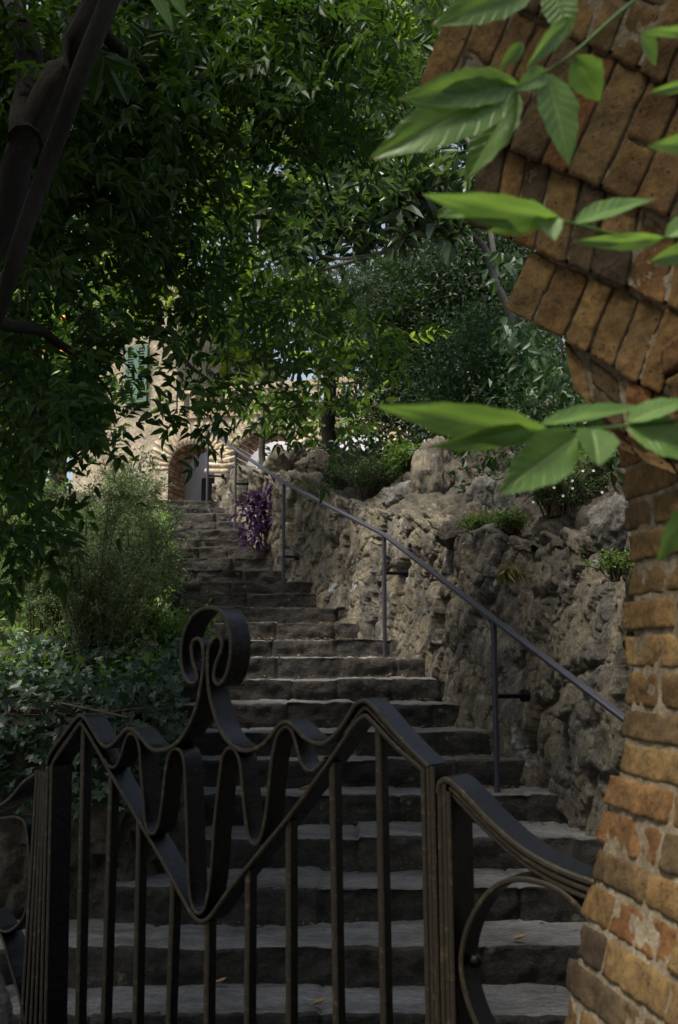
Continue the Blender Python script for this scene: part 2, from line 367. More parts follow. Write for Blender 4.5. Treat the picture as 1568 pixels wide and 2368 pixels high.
rwall = thing('rock_retaining_wall', 'tall craggy tan and grey natural rock wall rising along the right side of the steps', 'rock wall', (wall_x(6), 6, z_at(6)))
V, F = sheet(rw, 1250, 240); me = mesh_np('rock_face', V, F, True); part('rock_face', me, MT['rock'], rwall)
# hillside behind the right wall
def bank(u, v):
    d = 2.6+(15.5-2.6)*u; w = v*9; k = min(d, 14.2); up = min(w, .55)*1.05+max(0, min(w-.55, 1.0))*.5+max(0, w-1.55)*.36
    up *= float(np.interp(d, [8.8, 11.2], [1, .12]))
    q = np.array([wall_x(k)+.1+.1*1.6+w*.94, d+w*.33, wall_top(k)-.12+up])
    if w < 1.6: q = q+np.array([-.6, -.25, .75])*(rockiness(q*1.2)*.9+.02)
    else: q[2] += .1*fbm((q[0]*2, q[1]*2, 0), 4)
    return q
V, F = sheet(lambda u, v: bank(u, (v*1.6/9 if v < .5 else (1.6+(v-.5)*2*7.4)/9)), 420, 130)
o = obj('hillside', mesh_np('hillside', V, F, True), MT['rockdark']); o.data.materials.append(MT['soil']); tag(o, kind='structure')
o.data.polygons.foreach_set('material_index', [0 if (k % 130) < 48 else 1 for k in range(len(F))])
# left bed
def bed_z(d): return float(np.interp(d, [4.9, 6, 9, 12, 14], [1.12, 1.4, 2.2, 3.1, 3.75]))
def lw(u, v):
    Lp = [(-3.6, 4.95), (-.95, 4.98), (left_x(5.25), 5.25), (left_x(9), 9), (left_x(14), 14)]
    cum = [0, .3, .345, .72, 1]; x = np.interp(u, cum, [p[0] for p in Lp]); d = np.interp(u, cum, [p[1] for p in Lp])
    nn = np.array([0, -1, 0.]) if u < .29 else (np.array([.95, .3, 0]) if u > .36 else nrm([.7, -.7, 0]))
    zb = (zs(1)-.1 if u < .3 else z_at(d)-.2); zt = bed_z(d); z = zb+(zt-zb)*min(1, v*1.1)
    q = np.array([x, d, z])-nn*(.06*(z-zb)+max(0, v*1.1-1)*3)
    return q+nn*rockiness(q, 1.2)*.8
lwall = thing('garden_bed_wall', 'low dark mossy rock wall holding the planted bed left of the steps', 'rock wall', (-1, 5, 0))
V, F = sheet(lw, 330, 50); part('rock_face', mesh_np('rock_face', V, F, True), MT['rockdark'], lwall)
def bed(u, v):
    d = 5.1+9*u; x = left_x(d)-.1-v*7; q = np.array([x, d, bed_z(d)-.06+v*.7]); q[2] += .08*fbm((x*2, d*2, 1), 4); return q
V, F = sheet(bed, 80, 60); tag(obj('planting_bed', mesh_np('planting_bed', V, F, True), MT['soil']), kind='structure')
tz = zs(23)
t = MB(); t.box((-9, 13.9, tz-.5), (16, 0, 0), (0, 14, 0), (0, 0, .494)); tag(obj('upper_terrace', t.mesh(), MT['paving']), kind='structure')
# boulders on the wall
def boulder(xy, d, w, h, label, seed, mat='boulder', name='boulder', rd=.8, sharp=1.):
    """screen-independent: a rock of width w, height h (m) whose centre is seen along xy at depth d"""
    c = P(*xy, d); n = 44; V = []; F = []; rs = random.Random(seed); pl = [(nrm([rs.uniform(-1, 1) for _ in range(3)]), rs.uniform(.62, .92)) for _ in range(11)]
    for i in range(n+1):
        for j in range(2*n):
            t, p = math.pi*i/n, math.pi*j/n; q = np.array([math.sin(t)*math.cos(p), math.sin(t)*math.sin(p), math.cos(t)])
            r = 1.
            for a, b in pl:
                k = np.dot(q, a)
                if k > .05: r = min(r, b/k)
            r *= 1+.07*fbm(q*2+seed, 4)+facets(Vector(q*1.9+seed)+Vector((fbm(q*3+seed, 3), fbm(q*3+seed+5, 3), fbm(q*3+seed+9, 3)))*.3, .05, .04, .025)+.05*fbm(q*5+seed, 4)+.02*fbm(q*18+seed, 3)
            V.append(c+q*r*np.array([w/2, w/2*rd, h/2])*1.15)
    for i in range(n):
        for j in range(2*n): F.append((i*2*n+j, (i+1)*2*n+j, (i+1)*2*n+(j+1) % (2*n), i*2*n+(j+1) % (2*n)))
    me = mesh_np('boulder', V, F, True); o = obj(name, me, MT[mat]); b = c.copy(); b[2] -= h/2
    me.transform(Matrix.Translation(-Vector(b))); o.location = b
    return tag(o, label, 'rock', 'rocks along the top of the wall')
boulder((1008, 1105), 8.9, .4, .66, 'tall upright grey boulder standing highest above the wall middle', 41, 'rock', rd=1.)
boulder((1118, 1150), 8.0, .25, .33, 'pale blue-grey upright boulder between tall boulder and flowering shrub', 4)
boulder((1172, 1165), 7.6, .17, .37, 'narrow whitish rock slab propped beside the flowering shrub', 5)
boulder((1071, 1128), 8.6, .13, .12, 'small squarish grey stone wedged beside the tall boulder', 6)
boulder((1045, 1240), 7.6, .27, .22, 'dark angular rock sitting low on the wall below the pale boulder', 7, 'rockdark')
boulder((1412, 1215), 5.1, .22, .3, 'pale grey boulder on the wall end against the brick pier', 8)
boulder((643, 1072), 11.8, .36, .46, 'knobbly brown boulder at the foot of the young tree', 9, 'rock')
boulder((735, 1082), 11.2, .45, .36, 'dark brown boulder left of the green wall shrub under the arches', 10, 'rockdark')
boulder((690, 1058), 11.6, .2, .3, 'thin pointed dark rock beside the knobbly brown boulder', 13, 'rockdark')
boulder((795, 1090), 10.4, .42, .42, 'round shadowed boulder behind the green wall shrub', 11, 'rockdark')
boulder((925, 1150), 9.0, .34, .3, 'rough grey boulder left below the tall upright boulder', 12)
boulder((1145, 1235), 6.9, .3, .14, 'flat light grey stone lying on the wall edge below the narrow slab', 14)
boulder((1100, 1195), 7.7, .2, .2, 'small brown-grey rock directly below the pale blue-grey boulder', 15, 'rock')
# ------------------------------------------------------------------ handrail
hr = thing('iron_handrail', 'slim dark grey iron handrail on thin posts running up beside the rock wall', 'handrail', tuple(P(1150, 1830, 6.0)))
PO = [(1150, 1830, 6.0, 4), (890, 1522, 8.1, 9), (655, 1345, 9.95, 14), (543, 1225, 12.15, 19), (479, 1156, 13.5, 23)]
TOPS = [(1141, 1430), (888, 1235), (657, 1115), (545, 1040), (478, 990)]
feet = [P(x, y, d) for x, y, d, i in PO]; tops = [np.array([f[0], f[1], P(*t, q[2])[2]]) for f, t, q in zip(feet, TOPS, PO)]
dirr = nrm(tops[0]-tops[1]); perp = nrm(np.cross(dirr, [0, 0, 1]))
def rounded_bar(mb, p0, p1, w, h, perp, upv, seg=1):
    sweep_bar(mb, [np.asarray(p0), np.asarray(p1)], w, h, perp, upv)
def sweep_bar(mb, pts, w, h, perp=None, upv=None):
    c = .25*h; prof = [(-w/2+c, -h/2), (w/2-c, -h/2), (w/2, -h/2+c), (w/2, h/2-c), (w/2-c, h/2), (-w/2+c, h/2), (-w/2, h/2-c), (-w/2, -h/2+c)]; vs = []; n = len(pts)
    for k, p in enumerate(pts):
        if perp is None or n > 2: t = nrm(pts[min(k+1, n-1)]-pts[max(k-1, 0)]); a = nrm(np.cross(t, [0, 0, 1])); b = np.cross(a, t)
        else: a, b = perp, upv
        vs += [p+a*x+b*y for x, y in prof]
    fs = [(k*8+q, k*8+(q+1) % 8, k*8+8+(q+1) % 8, k*8+8+q) for k in range(n-1) for q in range(8)]+[tuple(range(8))[::-1], tuple(range((n-1)*8, n*8))]
    mb.add(vs, fs)
g0 = P(1447, 1662, 4.75); e0 = tops[0]+nrm(g0-tops[0])*2.2; e1 = tops[-1]+nrm(tops[-1]-tops[-2])*.06
rp = [e0]+[tops[0]+(e0-tops[0])*.04]+[p for k in range(5) for p in ([tops[k]] if k in (0, 4) else [tops[k]+(tops[k-1]-tops[k])*.03, tops[k]+(tops[k+1]-tops[k])*.03])]+[e1]
m = MB(); sweep_bar(m, rp, .044, .017); sweep_bar(m, [p-np.array([0, 0, .0145]) for p in rp], .03, .0115)
tn = nrm(tops[-1]-tops[-2]); m.tube([e1+perp*.02-[0, 0, .03], e1-perp*.02-[0, 0, .03]], .035, 14)
part('rail', m.mesh(), MT['rail'], hr)
for f, tp in zip(feet, tops):
    m = MB(); f = np.array([tp[0], tp[1], f[2]-.03]); h = nrm(dirr*[1, 1, 0])
    rounded_bar(m, f, tp-[0, 0, .02], .031, .031, perp, h); part('post', m.mesh(), MT['rail'], hr)
for (x0, x1, y, k) in ((1150, 1206, 1610, 0), (893, 931, 1325, 1), (657, 681, 1287, 2), (545, 568, 1118, 3), (480, 508, 1100, 4)):
    d = PO[k][2]; a = P(x0, y, d); a[0] = tops[k][0]; a[1] = tops[k][1]; b = a+perp*(x1-x0)/FD*d*1.25*(1 if perp[0] > 0 else -1)
    m = MB(); rounded_bar(m, a, b, .022, .028, nrm(dirr*[1, 1, 0]), np.array([0, 0, 1.])); m.tube([b-nrm(b-a)*.012, b+nrm(b-a)*.03], .035, 12); part('bracket', m.mesh(), MT['iron'], hr)
# ------------------------------------------------------------------ iron gate
GQ = (.191, 2.05); GT = (-math.cos(math.radians(38)), math.sin(math.radians(38)))
GN = np.array([math.sin(math.radians(38)), math.cos(math.radians(38)), 0]); GA = np.array([-GT[0], -GT[1], 0])
def G(x, y): return hit(x, y, GQ, GT)
def band(mb, pts, w=.009, depth=.066, front=0., n=5, smooth=True):
    q = [G(*p) for p in pts]; q = spline(q, n) if smooth else [np.asarray(k) for k in q]
    vs = []; L = len(q); c = w*.28
    for i in range(L):
        t = q[min(i+1, L-1)]-q[max(i-1, 0)]; a = np.dot(t, GA); z = t[2]; l = math.hypot(a, z) or 1
        pn = (GA*(-z)+np.array([0, 0, 1])*a)/l
        p = q[i]+GN*front
        prof = [(w/2, c), (w/2-c, 0), (-w/2+c, 0), (-w/2, c), (-w/2, depth-c), (-w/2+c, depth), (w/2-c, depth), (w/2, depth-c)]
        vs += [p+pn*a_+GN*b_ for a_, b_ in prof]
    fs = [(i*8+j, i*8+(j+1) % 8, i*8+8+(j+1) % 8, i*8+8+j) for i in range(L-1) for j in range(8)]
    fs += [tuple(range(8))[::-1], tuple(range((L-1)*8, L*8))]
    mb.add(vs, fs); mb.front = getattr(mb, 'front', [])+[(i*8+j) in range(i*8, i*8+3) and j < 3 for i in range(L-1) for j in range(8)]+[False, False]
def ipart(name, mb, root):
    me = mb.mesh(); o = part(name, me, MT['iron'], root); me.materials.append(MT['front_lit'])
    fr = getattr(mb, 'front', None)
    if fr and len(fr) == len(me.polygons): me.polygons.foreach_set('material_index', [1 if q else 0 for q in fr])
    return o
gate = thing('iron_gate', 'black wrought-iron gate with ribbon-like wavy top and ring finial in front of the steps', 'gate', (G(500, 2368)[0], G(500, 2368)[1], 0))
def low(x, y, x2, y2, zb=.03):
    """extend the line (x,y)-(x2,y2) down the gate plane to height zb"""
    a, b = G(x, y), G(x2, y2); k = (zb-a[2])/(b[2]-a[2]); p = a+(b-a)*k; return p
def raw_band(mb, p0, p1, w, depth, front=0.):
    o = p0-GA*w/2+GN*front; c = w*.2
    vs = []
    for p in (p0, p1):
        for a_, b_ in [(w/2-c, 0), (w/2, c), (w/2, depth-c), (w/2-c, depth), (-w/2+c, depth), (-w/2, depth-c), (-w/2, c), (-w/2+c, 0)]:
            vs.append(p+GA*a_+GN*(b_+front))
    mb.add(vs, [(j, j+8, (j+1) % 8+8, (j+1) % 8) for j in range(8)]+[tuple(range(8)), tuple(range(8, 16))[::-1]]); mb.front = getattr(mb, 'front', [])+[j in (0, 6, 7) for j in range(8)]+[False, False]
outer = [(105, 1768), (114, 1742), (150, 1692), (172, 1664), (184, 1655), (196, 1664), (212, 1690), (230, 1718), (242, 1727), (256, 1722), (275, 1702), (286, 1690), (296, 1686), (308, 1690), (325, 1708), (342, 1728), (360, 1736), (382, 1733), (402, 1722), (422, 1700), (440, 1666), (452, 1632), (459, 1600), (464, 1570), (468, 1535), (467, 1500), (462, 1482), (453, 1477), (444, 1483), (440, 1500), (444, 1530), (452, 1556), (453, 1572), (444, 1580), (430, 1573), (420, 1550), (416, 1515), (420, 1475), (433, 1440), (452, 1416), (475, 1406), (500, 1409), (519, 1428), (529, 1465), (531, 1510), (522, 1556), (510, 1578), (500, 1582), (492, 1568), (496, 1538), (506, 1512), (511, 1492), (508, 1477), (500, 1472), (488, 1480), (479, 1505), (477, 1545), (481, 1600), (490, 1640), (504, 1682), (524, 1714), (550, 1733), (576, 1736), (604, 1723), (624, 1701), (642, 1678), (658, 1670), (674, 1678), (700, 1704), (720, 1717), (741, 1721), (760, 1711), (788, 1680), (806, 1650), (820, 1630), (838, 1621), (856, 1631), (900, 1682), (940, 1726), (972, 1758), (988, 1774)]
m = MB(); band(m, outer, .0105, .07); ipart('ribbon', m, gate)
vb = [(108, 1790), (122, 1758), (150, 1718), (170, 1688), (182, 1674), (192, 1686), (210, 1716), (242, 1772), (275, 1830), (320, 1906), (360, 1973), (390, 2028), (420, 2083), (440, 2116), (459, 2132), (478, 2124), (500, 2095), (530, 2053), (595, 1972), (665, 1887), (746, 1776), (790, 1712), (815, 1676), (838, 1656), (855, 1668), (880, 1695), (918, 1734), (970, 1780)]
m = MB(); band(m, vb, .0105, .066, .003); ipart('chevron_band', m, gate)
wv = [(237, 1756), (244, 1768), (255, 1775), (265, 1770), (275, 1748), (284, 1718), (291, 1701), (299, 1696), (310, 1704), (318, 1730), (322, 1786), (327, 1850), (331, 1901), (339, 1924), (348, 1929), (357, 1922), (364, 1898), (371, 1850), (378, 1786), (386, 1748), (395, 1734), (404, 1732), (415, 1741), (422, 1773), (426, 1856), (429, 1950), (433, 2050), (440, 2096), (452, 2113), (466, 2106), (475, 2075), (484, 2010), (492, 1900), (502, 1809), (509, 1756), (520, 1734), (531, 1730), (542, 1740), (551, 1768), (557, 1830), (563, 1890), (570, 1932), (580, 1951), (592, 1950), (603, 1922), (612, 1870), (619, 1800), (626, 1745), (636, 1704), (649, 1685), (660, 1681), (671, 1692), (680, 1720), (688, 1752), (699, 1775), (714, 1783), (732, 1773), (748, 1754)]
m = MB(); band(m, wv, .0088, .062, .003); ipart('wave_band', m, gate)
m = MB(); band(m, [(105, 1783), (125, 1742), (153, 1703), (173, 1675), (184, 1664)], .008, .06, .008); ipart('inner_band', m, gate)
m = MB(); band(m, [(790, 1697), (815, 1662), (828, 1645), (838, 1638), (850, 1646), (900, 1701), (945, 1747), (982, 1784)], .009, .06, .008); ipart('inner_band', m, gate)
m = MB()
for x0, x1, w in ((976, 988, .011), (987, 999, .011), (998, 1011, .011)): raw_band(m, low(x0, 1772, x1, 2368), G(x0, 1772+(1000-x0)*.1), w, .07, .002*((x0 % 2)))
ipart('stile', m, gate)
m = MB()
for x0, x1, w in ((108, 92, .013), (117, 103, .012)): raw_band(m, low(x0, 1772, x1, 2368), G(x0, 1772), w, .07, .0)
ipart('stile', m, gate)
for x0, y0, x1 in ((182, 1678, 167), (246, 1782, 226), (310, 1892, 300), (389, 2030, 377), (468, 2128, 465), (562, 2014, 559), (656, 1900, 656), (757, 1764, 766), (864, 1684, 876)):
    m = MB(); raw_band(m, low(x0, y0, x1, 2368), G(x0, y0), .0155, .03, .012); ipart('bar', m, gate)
m = MB(); a, b = low(92, 1772, 100, 2368, .09), low(1000, 1772, 1000, 2368, .09); a[2] = b[2] = .1
m.box(a+GN*.005-[0, 0, .02], b-a, GN*.05, np.array([0, 0, .04])); ipart('bottom_rail', m, gate)
# fixed side panels
sp = thing('iron_side_panel', 'black iron side panel with sweeping ribbed top joining the brick pier', 'gate panel', (G(1180, 2368)[0], G(1180, 2368)[1], 0))
m = MB()
for x0, x1, y in ((1013, 1023, 1816), (1024, 1035, 1812), (1034, 1046, 1830)): raw_band(m, low(x0, 1830, x1, 2368), G(x0, y), .0105, .085, .002)
ipart('post', m, sp)
m = MB(); band(m, [(1011, 1835), (1013, 1816), (1022, 1806), (1034, 1806), (1064, 1832), (1124, 1896), (1184, 1950), (1244, 1990), (1309, 2021), (1369, 2042), (1450, 2062)], .013, .085)
band(m, [(1036, 1822), (1064, 1848), (1124, 1911), (1184, 1966), (1244, 2008), (1309, 2041), (1369, 2063), (1450, 2085)], .012, .075, .004)
band(m, [(1040, 1838), (1064, 1864), (1124, 1926), (1184, 1981), (1244, 2024), (1309, 2060), (1369, 2084), (1450, 2108)], .012, .07, .008)
ipart('top_ribbon', m, sp)
m = MB(); band(m, [(1400, 2190), (1354, 2130), (1324, 2092), (1284, 2060), (1244, 2043), (1199, 2035), (1154, 2044), (1119, 2072), (1089, 2117), (1069, 2167), (1060, 2222), (1064, 2272), (1077, 2322), (1094, 2368), (1122, 2425), (1165, 2480), (1230, 2520)], .011, .06, .006); ipart('scroll', m, sp)
c = G(1080, 2230)+GN*.03
def ball(c, r, sq=(1, 1, 1), n=10):
    vs = []; fs = []
    for i in range(n+1):
        for j in range(2*n): t, p = math.pi*i/n, math.pi*j/n; vs.append(c+r*np.array([math.sin(t)*math.cos(p)*sq[0], math.sin(t)*math.sin(p)*sq[1], math.cos(t)*sq[2]]))
    for i in range(n):
        for j in range(2*n): fs.append((i*2*n+j, (i+1)*2*n+j, (i+1)*2*n+(j+1) % (2*n), i*2*n+(j+1) % (2*n)))
    return vs, fs
m = MB(); m.add(*ball(c, .0135), True); ipart('rivet', m, sp)
lp = thing('iron_side_panel', 'black iron side panel with ribbed post and curled ribbons left of the gate', 'gate panel', (G(60, 2368)[0], G(60, 2368)[1], 0))
m = MB()
for x0, x1, w in ((84, 47, .012), (91, 58, .012), (97, 69, .012), (102, 80, .012)): raw_band(m, low(x0, 1780, x1, 2368), G(x0, 1780+(x0-84)*.2), w, .06, .0)
ipart('post', m, lp)
m = MB(); band(m, [(80, 1790), (50, 1812), (25, 1842), (0, 1862), (-40, 1880), (-90, 1890)], .011, .07); ipart('top_ribbon', m, lp)
m = MB(); band(m, [(-60, 1905), (0, 1893), (36, 1890), (54, 1902), (62, 1940), (66, 2000), (64, 2070), (54, 2115), (38, 2140), (12, 2155), (-20, 2140), (-50, 2100)], .008, .06); ipart('scroll', m, lp)
m = MB(); band(m, [(-30, 2110), (4, 2172), (20, 2230), (38, 2290), (52, 2350), (62, 2420)], .009, .07); ipart('scroll', m, lp)
boulder((-62, 2470), 2.62, .17, .5, 'pale rough stone block at the foot of the left iron panel', 31, 'boulder', 'stone_block')
# ------------------------------------------------------------------ brick archway
def brick_box(V, F, o, a, b, c, seed, nz=(5, 4, 4), amp=.006, rnd=.012):
    """rough brick: corner o, edges a b c; subdivided, rounded and chipped"""
    base = len(V); la, lb, lc = (np.linalg.norm(q) for q in (a, b, c)); idx = {}
    def vid(i, j, k):
        if (i, j, k) not in idx:
            u, v, w = i/nz[0], j/nz[1], k/nz[2]; p = o+a*u+b*v+c*w; cen = o+(a+b+c)/2
            q = np.array([(u-.5)*la, (v-.5)*lb, (w-.5)*lc]); h = np.array([la, lb, lc])/2-rnd; e = np.maximum(np.abs(q)-h, 0); l = np.linalg.norm(e)
            if l > rnd: p = p+(cen-p)*0+sum(-np.sign(q[s])*e[s]*(1-rnd/l)*(v_/n_) for s, (v_, n_) in enumerate(((a, la), (b, lb), (c, lc))))
            nz_ = fbm((p[0]*26+seed, p[1]*26, p[2]*26), 5, .6)*amp-max(0, fbm((p[0]*13+seed*3, p[1]*13, p[2]*13), 3)-.1)*amp*.7+fbm((p[0]*70, p[1]*70+seed, p[2]*70), 3)*amp*.35
            p = p+nrm(p-cen)*(nz_+amp*.35); idx[(i, j, k)] = len(V); V.append(p)
        return idx[(i, j, k)]
    n0, n1, n2 = nz
    flip = np.dot(np.cross(a, b), c) < 0
    def q4(*t): F.append(t[::-1] if flip else t)
    for i in range(n0):
        for j in range(n1):
            q4(vid(i, j, 0), vid(i, j+1, 0), vid(i+1, j+1, 0), vid(i+1, j, 0)); q4(vid(i, j, n2), vid(i+1, j, n2), vid(i+1, j+1, n2), vid(i, j+1, n2))
    for i in range(n0):
        for k in range(n2):
            q4(vid(i, 0, k), vid(i+1, 0, k), vid(i+1, 0, k+1), vid(i, 0, k+1)); q4(vid(i, n1, k), vid(i, n1, k+1), vid(i+1, n1, k+1), vid(i+1, n1, k))
    for j in range(n1):
        for k in range(n2):
            q4(vid(0, j, k), vid(0, j, k+1), vid(0, j+1, k+1), vid(0, j+1, k)); q4(vid(n0, j, k), vid(n0, j+1, k), vid(n0, j+1, k+1), vid(n0, j, k+1))
arch = thing('brick_archway', 'weathered ochre brick pier and springing arch leaning over the right of the gateway', 'brick arch', (P(1450, 2368, 1.8)[0], 1.8, 0))
EDGE = [(930, 1395), (1026, 1424), (1096, 1432), (1191, 1440), (1300, 1454), (1450, 1453), (1600, 1450), (1680, 1441), (1760, 1424), (1850, 1405), (2010, 1370), (2150, 1335), (2340, 1300), (2500, 1268), (3300, 1200)]
def pier_x(z, d):
    y = 1184-FD*math.tan(math.atan((z-EYE)/d)-TH); return P(np.interp(y, [e[0] for e in EDGE], [e[1] for e in EDGE]), y, d)[0]
V, F = [], []; CV, CF = [], []
U = nrm([.16, -1, 0]); z = 0; row = 0; rs = random.Random(5)
while z < 2.03:
    h = rs.uniform(.056, .068); D0 = 1.86
    xa, xb = pier_x(z, D0), pier_x(z+h, D0); w = np.array([xb-xa, 0, h]); nrow = nrm(np.cross(U, w)); nrow = nrow if nrow[0] > 0 else -nrow
    s = rs.uniform(-.012, .02); first = True
    while s < .75:
        L = rs.choice([.12, .13, .14, .22, .26]) if not first else rs.choice([.11, .13, .2, .24]); first = False
        o = np.array([xa, D0, z])+U*s-nrow*rs.uniform(-.003, .004)+w*.06+U*rs.uniform(-.012, .012)*(s < .03)
        brick_box(V, F, o, U*(L-.009), w*.86, nrow*.12, rs.uniform(0, 90), (max(7, int(L/.01)), 7, 4), .0055, .005); s += L
    z += h
me = mesh_np('pier', V, F, True); part('pier', me, MT['brick'], arch)
m = MB(); prev = None
for k in range(34):
    z = k*.06; xa = pier_x(z, 1.86)+.006; pts = [np.array([xa, 1.84, z]), np.array([xa, 1.84, z])+U*.9+[0, 0, 0], np.array([xa+.8, .9, z]), np.array([xa+.8, 1.84, z])]
    if prev: m.add(prev+pts, [(0, 1, 5, 4), (1, 2, 6, 5), (2, 3, 7, 6), (3, 0, 4, 7)])
    prev = pts
part('mortar_core', m.mesh(), MT['mortar'], arch)
V, F = [], []; z = 0
while z < 3.4:
    x = .95+rs.uniform(-.1, .05)
    while x < 4.2:
        L = rs.uniform(.2, .27); brick_box(V, F, np.array([x, 1.55, z]), np.array([L-.012, 0, 0]), np.array([0, 0, .058]), np.array([0, .3, 0]), rs.uniform(0, 90), (3, 2, 2), .006, .006); x += L
    z += .068
part('side_wall', mesh_np('side_wall', V, F, True), MT['brick'], arch)
m = MB(); m.box((.97, 1.57, 0), (3.2, 0, 0), (0, .26, 0), (0, 0, 3.38)); part('side_wall_core', m.mesh(), MT['mortar'], arch)
# arch : five rough courses of bricks on edge, each leaning out further than the one below
B0 = [(968, 195), (1140, 330), (1390, 440), (1640, 550)]; T1 = [(1075, -60), (1270, 60), (1500, 180), (1760, 300)]; T0 = [(x+105, y-250) for x, y in T1]
COURSES = [(T1, T0, .0), (B0, T1, .0), ([(1079, 520), (1219, 575), (1400, 650), (1680, 770)], [(1118, 318), (1255, 380), (1450, 466), (1720, 585)], .012),
           ([(1166, 716), (1299, 786), (1440, 870), (1680, 1000)], [(1228, 580), (1370, 638), (1520, 702), (1740, 800)], .02), ([(1328, 905), (1382, 958), (1450, 1012), (1700, 1130)], [(1302, 788), (1440, 870), (1540, 925), (1700, 1010)], .03), ([(1416, 1030), (1470, 1060), (1540, 1090), (1720, 1160)], [(1385, 958), (1450, 1012), (1540, 1050), (1700, 1110)], .035)]
def AP(q, off): return P(q[0], q[1], 1.9-(q[0]-1000)*.00055+off)
V, F = [], []; CV, CF = [], []
for bot, top, off in COURSES:
    bs = [AP(q, off) for q in spline(bot, 12)]; ts = [AP(q, off+.012) for q in spline(top, 12)]; n = len(bs)-1
    lb_ = np.cumsum([0]+[np.linalg.norm(bs[k+1]-bs[k]) for k in range(n)]); lt_ = np.cumsum([0]+[np.linalg.norm(ts[k+1]-ts[k]) for k in range(n)])
    def at(a, l, t): return np.array([np.interp(t*l[-1], l, [p[c] for p in a]) for c in range(3)])
    t = 0
    while t < 1:
        w = rs.uniform(.05, .085)/lb_[-1]; t1 = min(t+w, 1.05)
        o = at(bs, lb_, t); a = at(bs, lb_, t1)-o; b = at(ts, lt_, t)-o; e3 = nrm(nrm(o*[1, 1, 0]+[0, 0, o[2]-EYE])+np.array([.05, 0, .05]))
        cut = rs.choice([1, 1, 1, .55, .48]) if t > 0 else 1; j_ = rs.uniform(-.004, .007)
        for f0, f1 in ([(0, 1)] if cut == 1 else [(0, cut), (cut, 1)]):
            brick_box(V, F, o+b*(f0+.012)+e3*(j_+rs.uniform(-.003, .003)), a*rs.uniform(.9, .95), b*(f1-f0-.03), e3*.15, rs.uniform(0, 90), (8, max(8, int(17*(f1-f0))), 4), .006, .005)
        t = t1
    base = len(CV)
    for k in range(n+1):
        e3 = nrm(bs[k]-np.array([0, 0, EYE])); inn = .008
        for p, dd in ((bs[k]+(ts[k]-bs[k])*.02, inn), (ts[k]+(ts[k]-bs[k])*.06, inn), (ts[k]+(ts[k]-bs[k])*.06, .5), (bs[k]+(ts[k]-bs[k])*.02, .5)): CV.append(p+e3*dd+GA*.012)
    for k in range(n):
        for q in range(4): CF.append((base+k*4+q, base+k*4+(q+1) % 4, base+k*4+4+(q+1) % 4, base+k*4+4+q))
    CF.append((base, base+3, base+2, base+1))
part('arch_bricks', mesh_np('arch_bricks', V, F, True), MT['brick'], arch); part('mortar_core', mesh_np('core', CV, CF), MT['mortar'], arch)
# ------------------------------------------------------------------ house
HA = math.radians(-15); HT = np.array([math.cos(HA), math.sin(HA), 0]); HI = np.array([-math.sin(HA), math.cos(HA), 0]); HQ = P(442, 1150, 17)
def HS(x, y):
    p = hit(x, y, HQ[:2], HT[:2]); return float(np.dot(p-HQ, HT)), float(p[2])
def HP(s, z, i=0.): return HQ*[1, 1, 0]+HT*s+HI*i+np.array([0, 0, z])
house = thing('stone_house', 'pale stone house with brick arcade and green shutters behind the trees', 'house', (HQ[0], HQ[1], tz))
ARC = []
for xl, xr, ysp, ycr in ((389, 497, 1085, 1026), (527, 698, 1090, 1000), (726, 900, 1085, 985), (935, 1100, 1080, 965)):
    sl, _ = HS(xl, ysp); sr, _ = HS(xr, ysp); c = (sl+sr)/2; zsp = HS((xl+xr)/2, ysp)[1]; zc = HS((xl+xr)/2, ycr)[1]; ARC.append((c, (sr-sl)/2, zsp, zc-zsp))
s_left = HS(172, 1000)[0]; s_right = HS(1250, 1000)[0]; z_top = HS(600, 945)[1]; s_tow = HS(408, 900)[0]; z_tow = HS(300, 660)[1]
def arc_z(s):
    for c, r, zsp, hh in ARC:
        if abs(s-c) < r: return zsp+hh*math.sqrt(1-((s-c)/r)**2)
    return None
xs = sorted(set([s_left, s_right, s_tow]+[s_left+(s_right-s_left)*k/200 for k in range(201)]+[c+r*math.cos(math.pi*k/24)*(1 if k not in (0, 24) else 1.0) for c, r, _, _ in ARC for k in range(25)]+[c+q*(r+1e-4) for c, r, _, _ in ARC for q in (-1, 1)]))
m = MB()
wx0, wz0 = HS(292, 935); wx1, wz1 = HS(346, 800)
for a, b in zip(xs[:-1], xs[1:]):
    mid = (a+b)/2; top = z_tow if mid < s_tow else z_top
    za = arc_z(mid)
    if za is not None:
        za_a = arc_z(a) if arc_z(a) is not None else min(arc_z(mid), 99); za_b = arc_z(b) if arc_z(b) is not None else arc_z(mid)
        if arc_z(a) is None: za_a = [zsp for c, r, zsp, hh in ARC if abs(mid-c) < r][0]
        if arc_z(b) is None: za_b = [zsp for c, r, zsp, hh in ARC if abs(mid-c) < r][0]
    else: za_a = za_b = tz-.3
    m.add([HP(a, za_a), HP(b, za_b), HP(b, top), HP(a, top)], [(0, 1, 2, 3)])
m.add([HP(s_left, tz-.3), HP(s_left, z_tow), HP(s_left, z_tow, 6), HP(s_left, tz-.3, 6)], [(0, 1, 2, 3)])
m.add([HP(s_tow, z_top), HP(s_tow, z_tow), HP(s_tow, z_tow, 6), HP(s_tow, z_top, 6)], [(0, 1, 2, 3)])
m.add([HP(s_left, z_tow), HP(s_tow, z_tow), HP(s_tow, z_tow, 6), HP(s_left, z_tow, 6)], [(0, 1, 2, 3)])
m.add([HP(s_tow, z_top, .05), HP(s_right, z_top, .05), HP(s_right, z_top, .4), HP(s_tow, z_top, .4)], [(0, 1, 2, 3)])
part('wall', m.mesh(), MT['wall'], house)
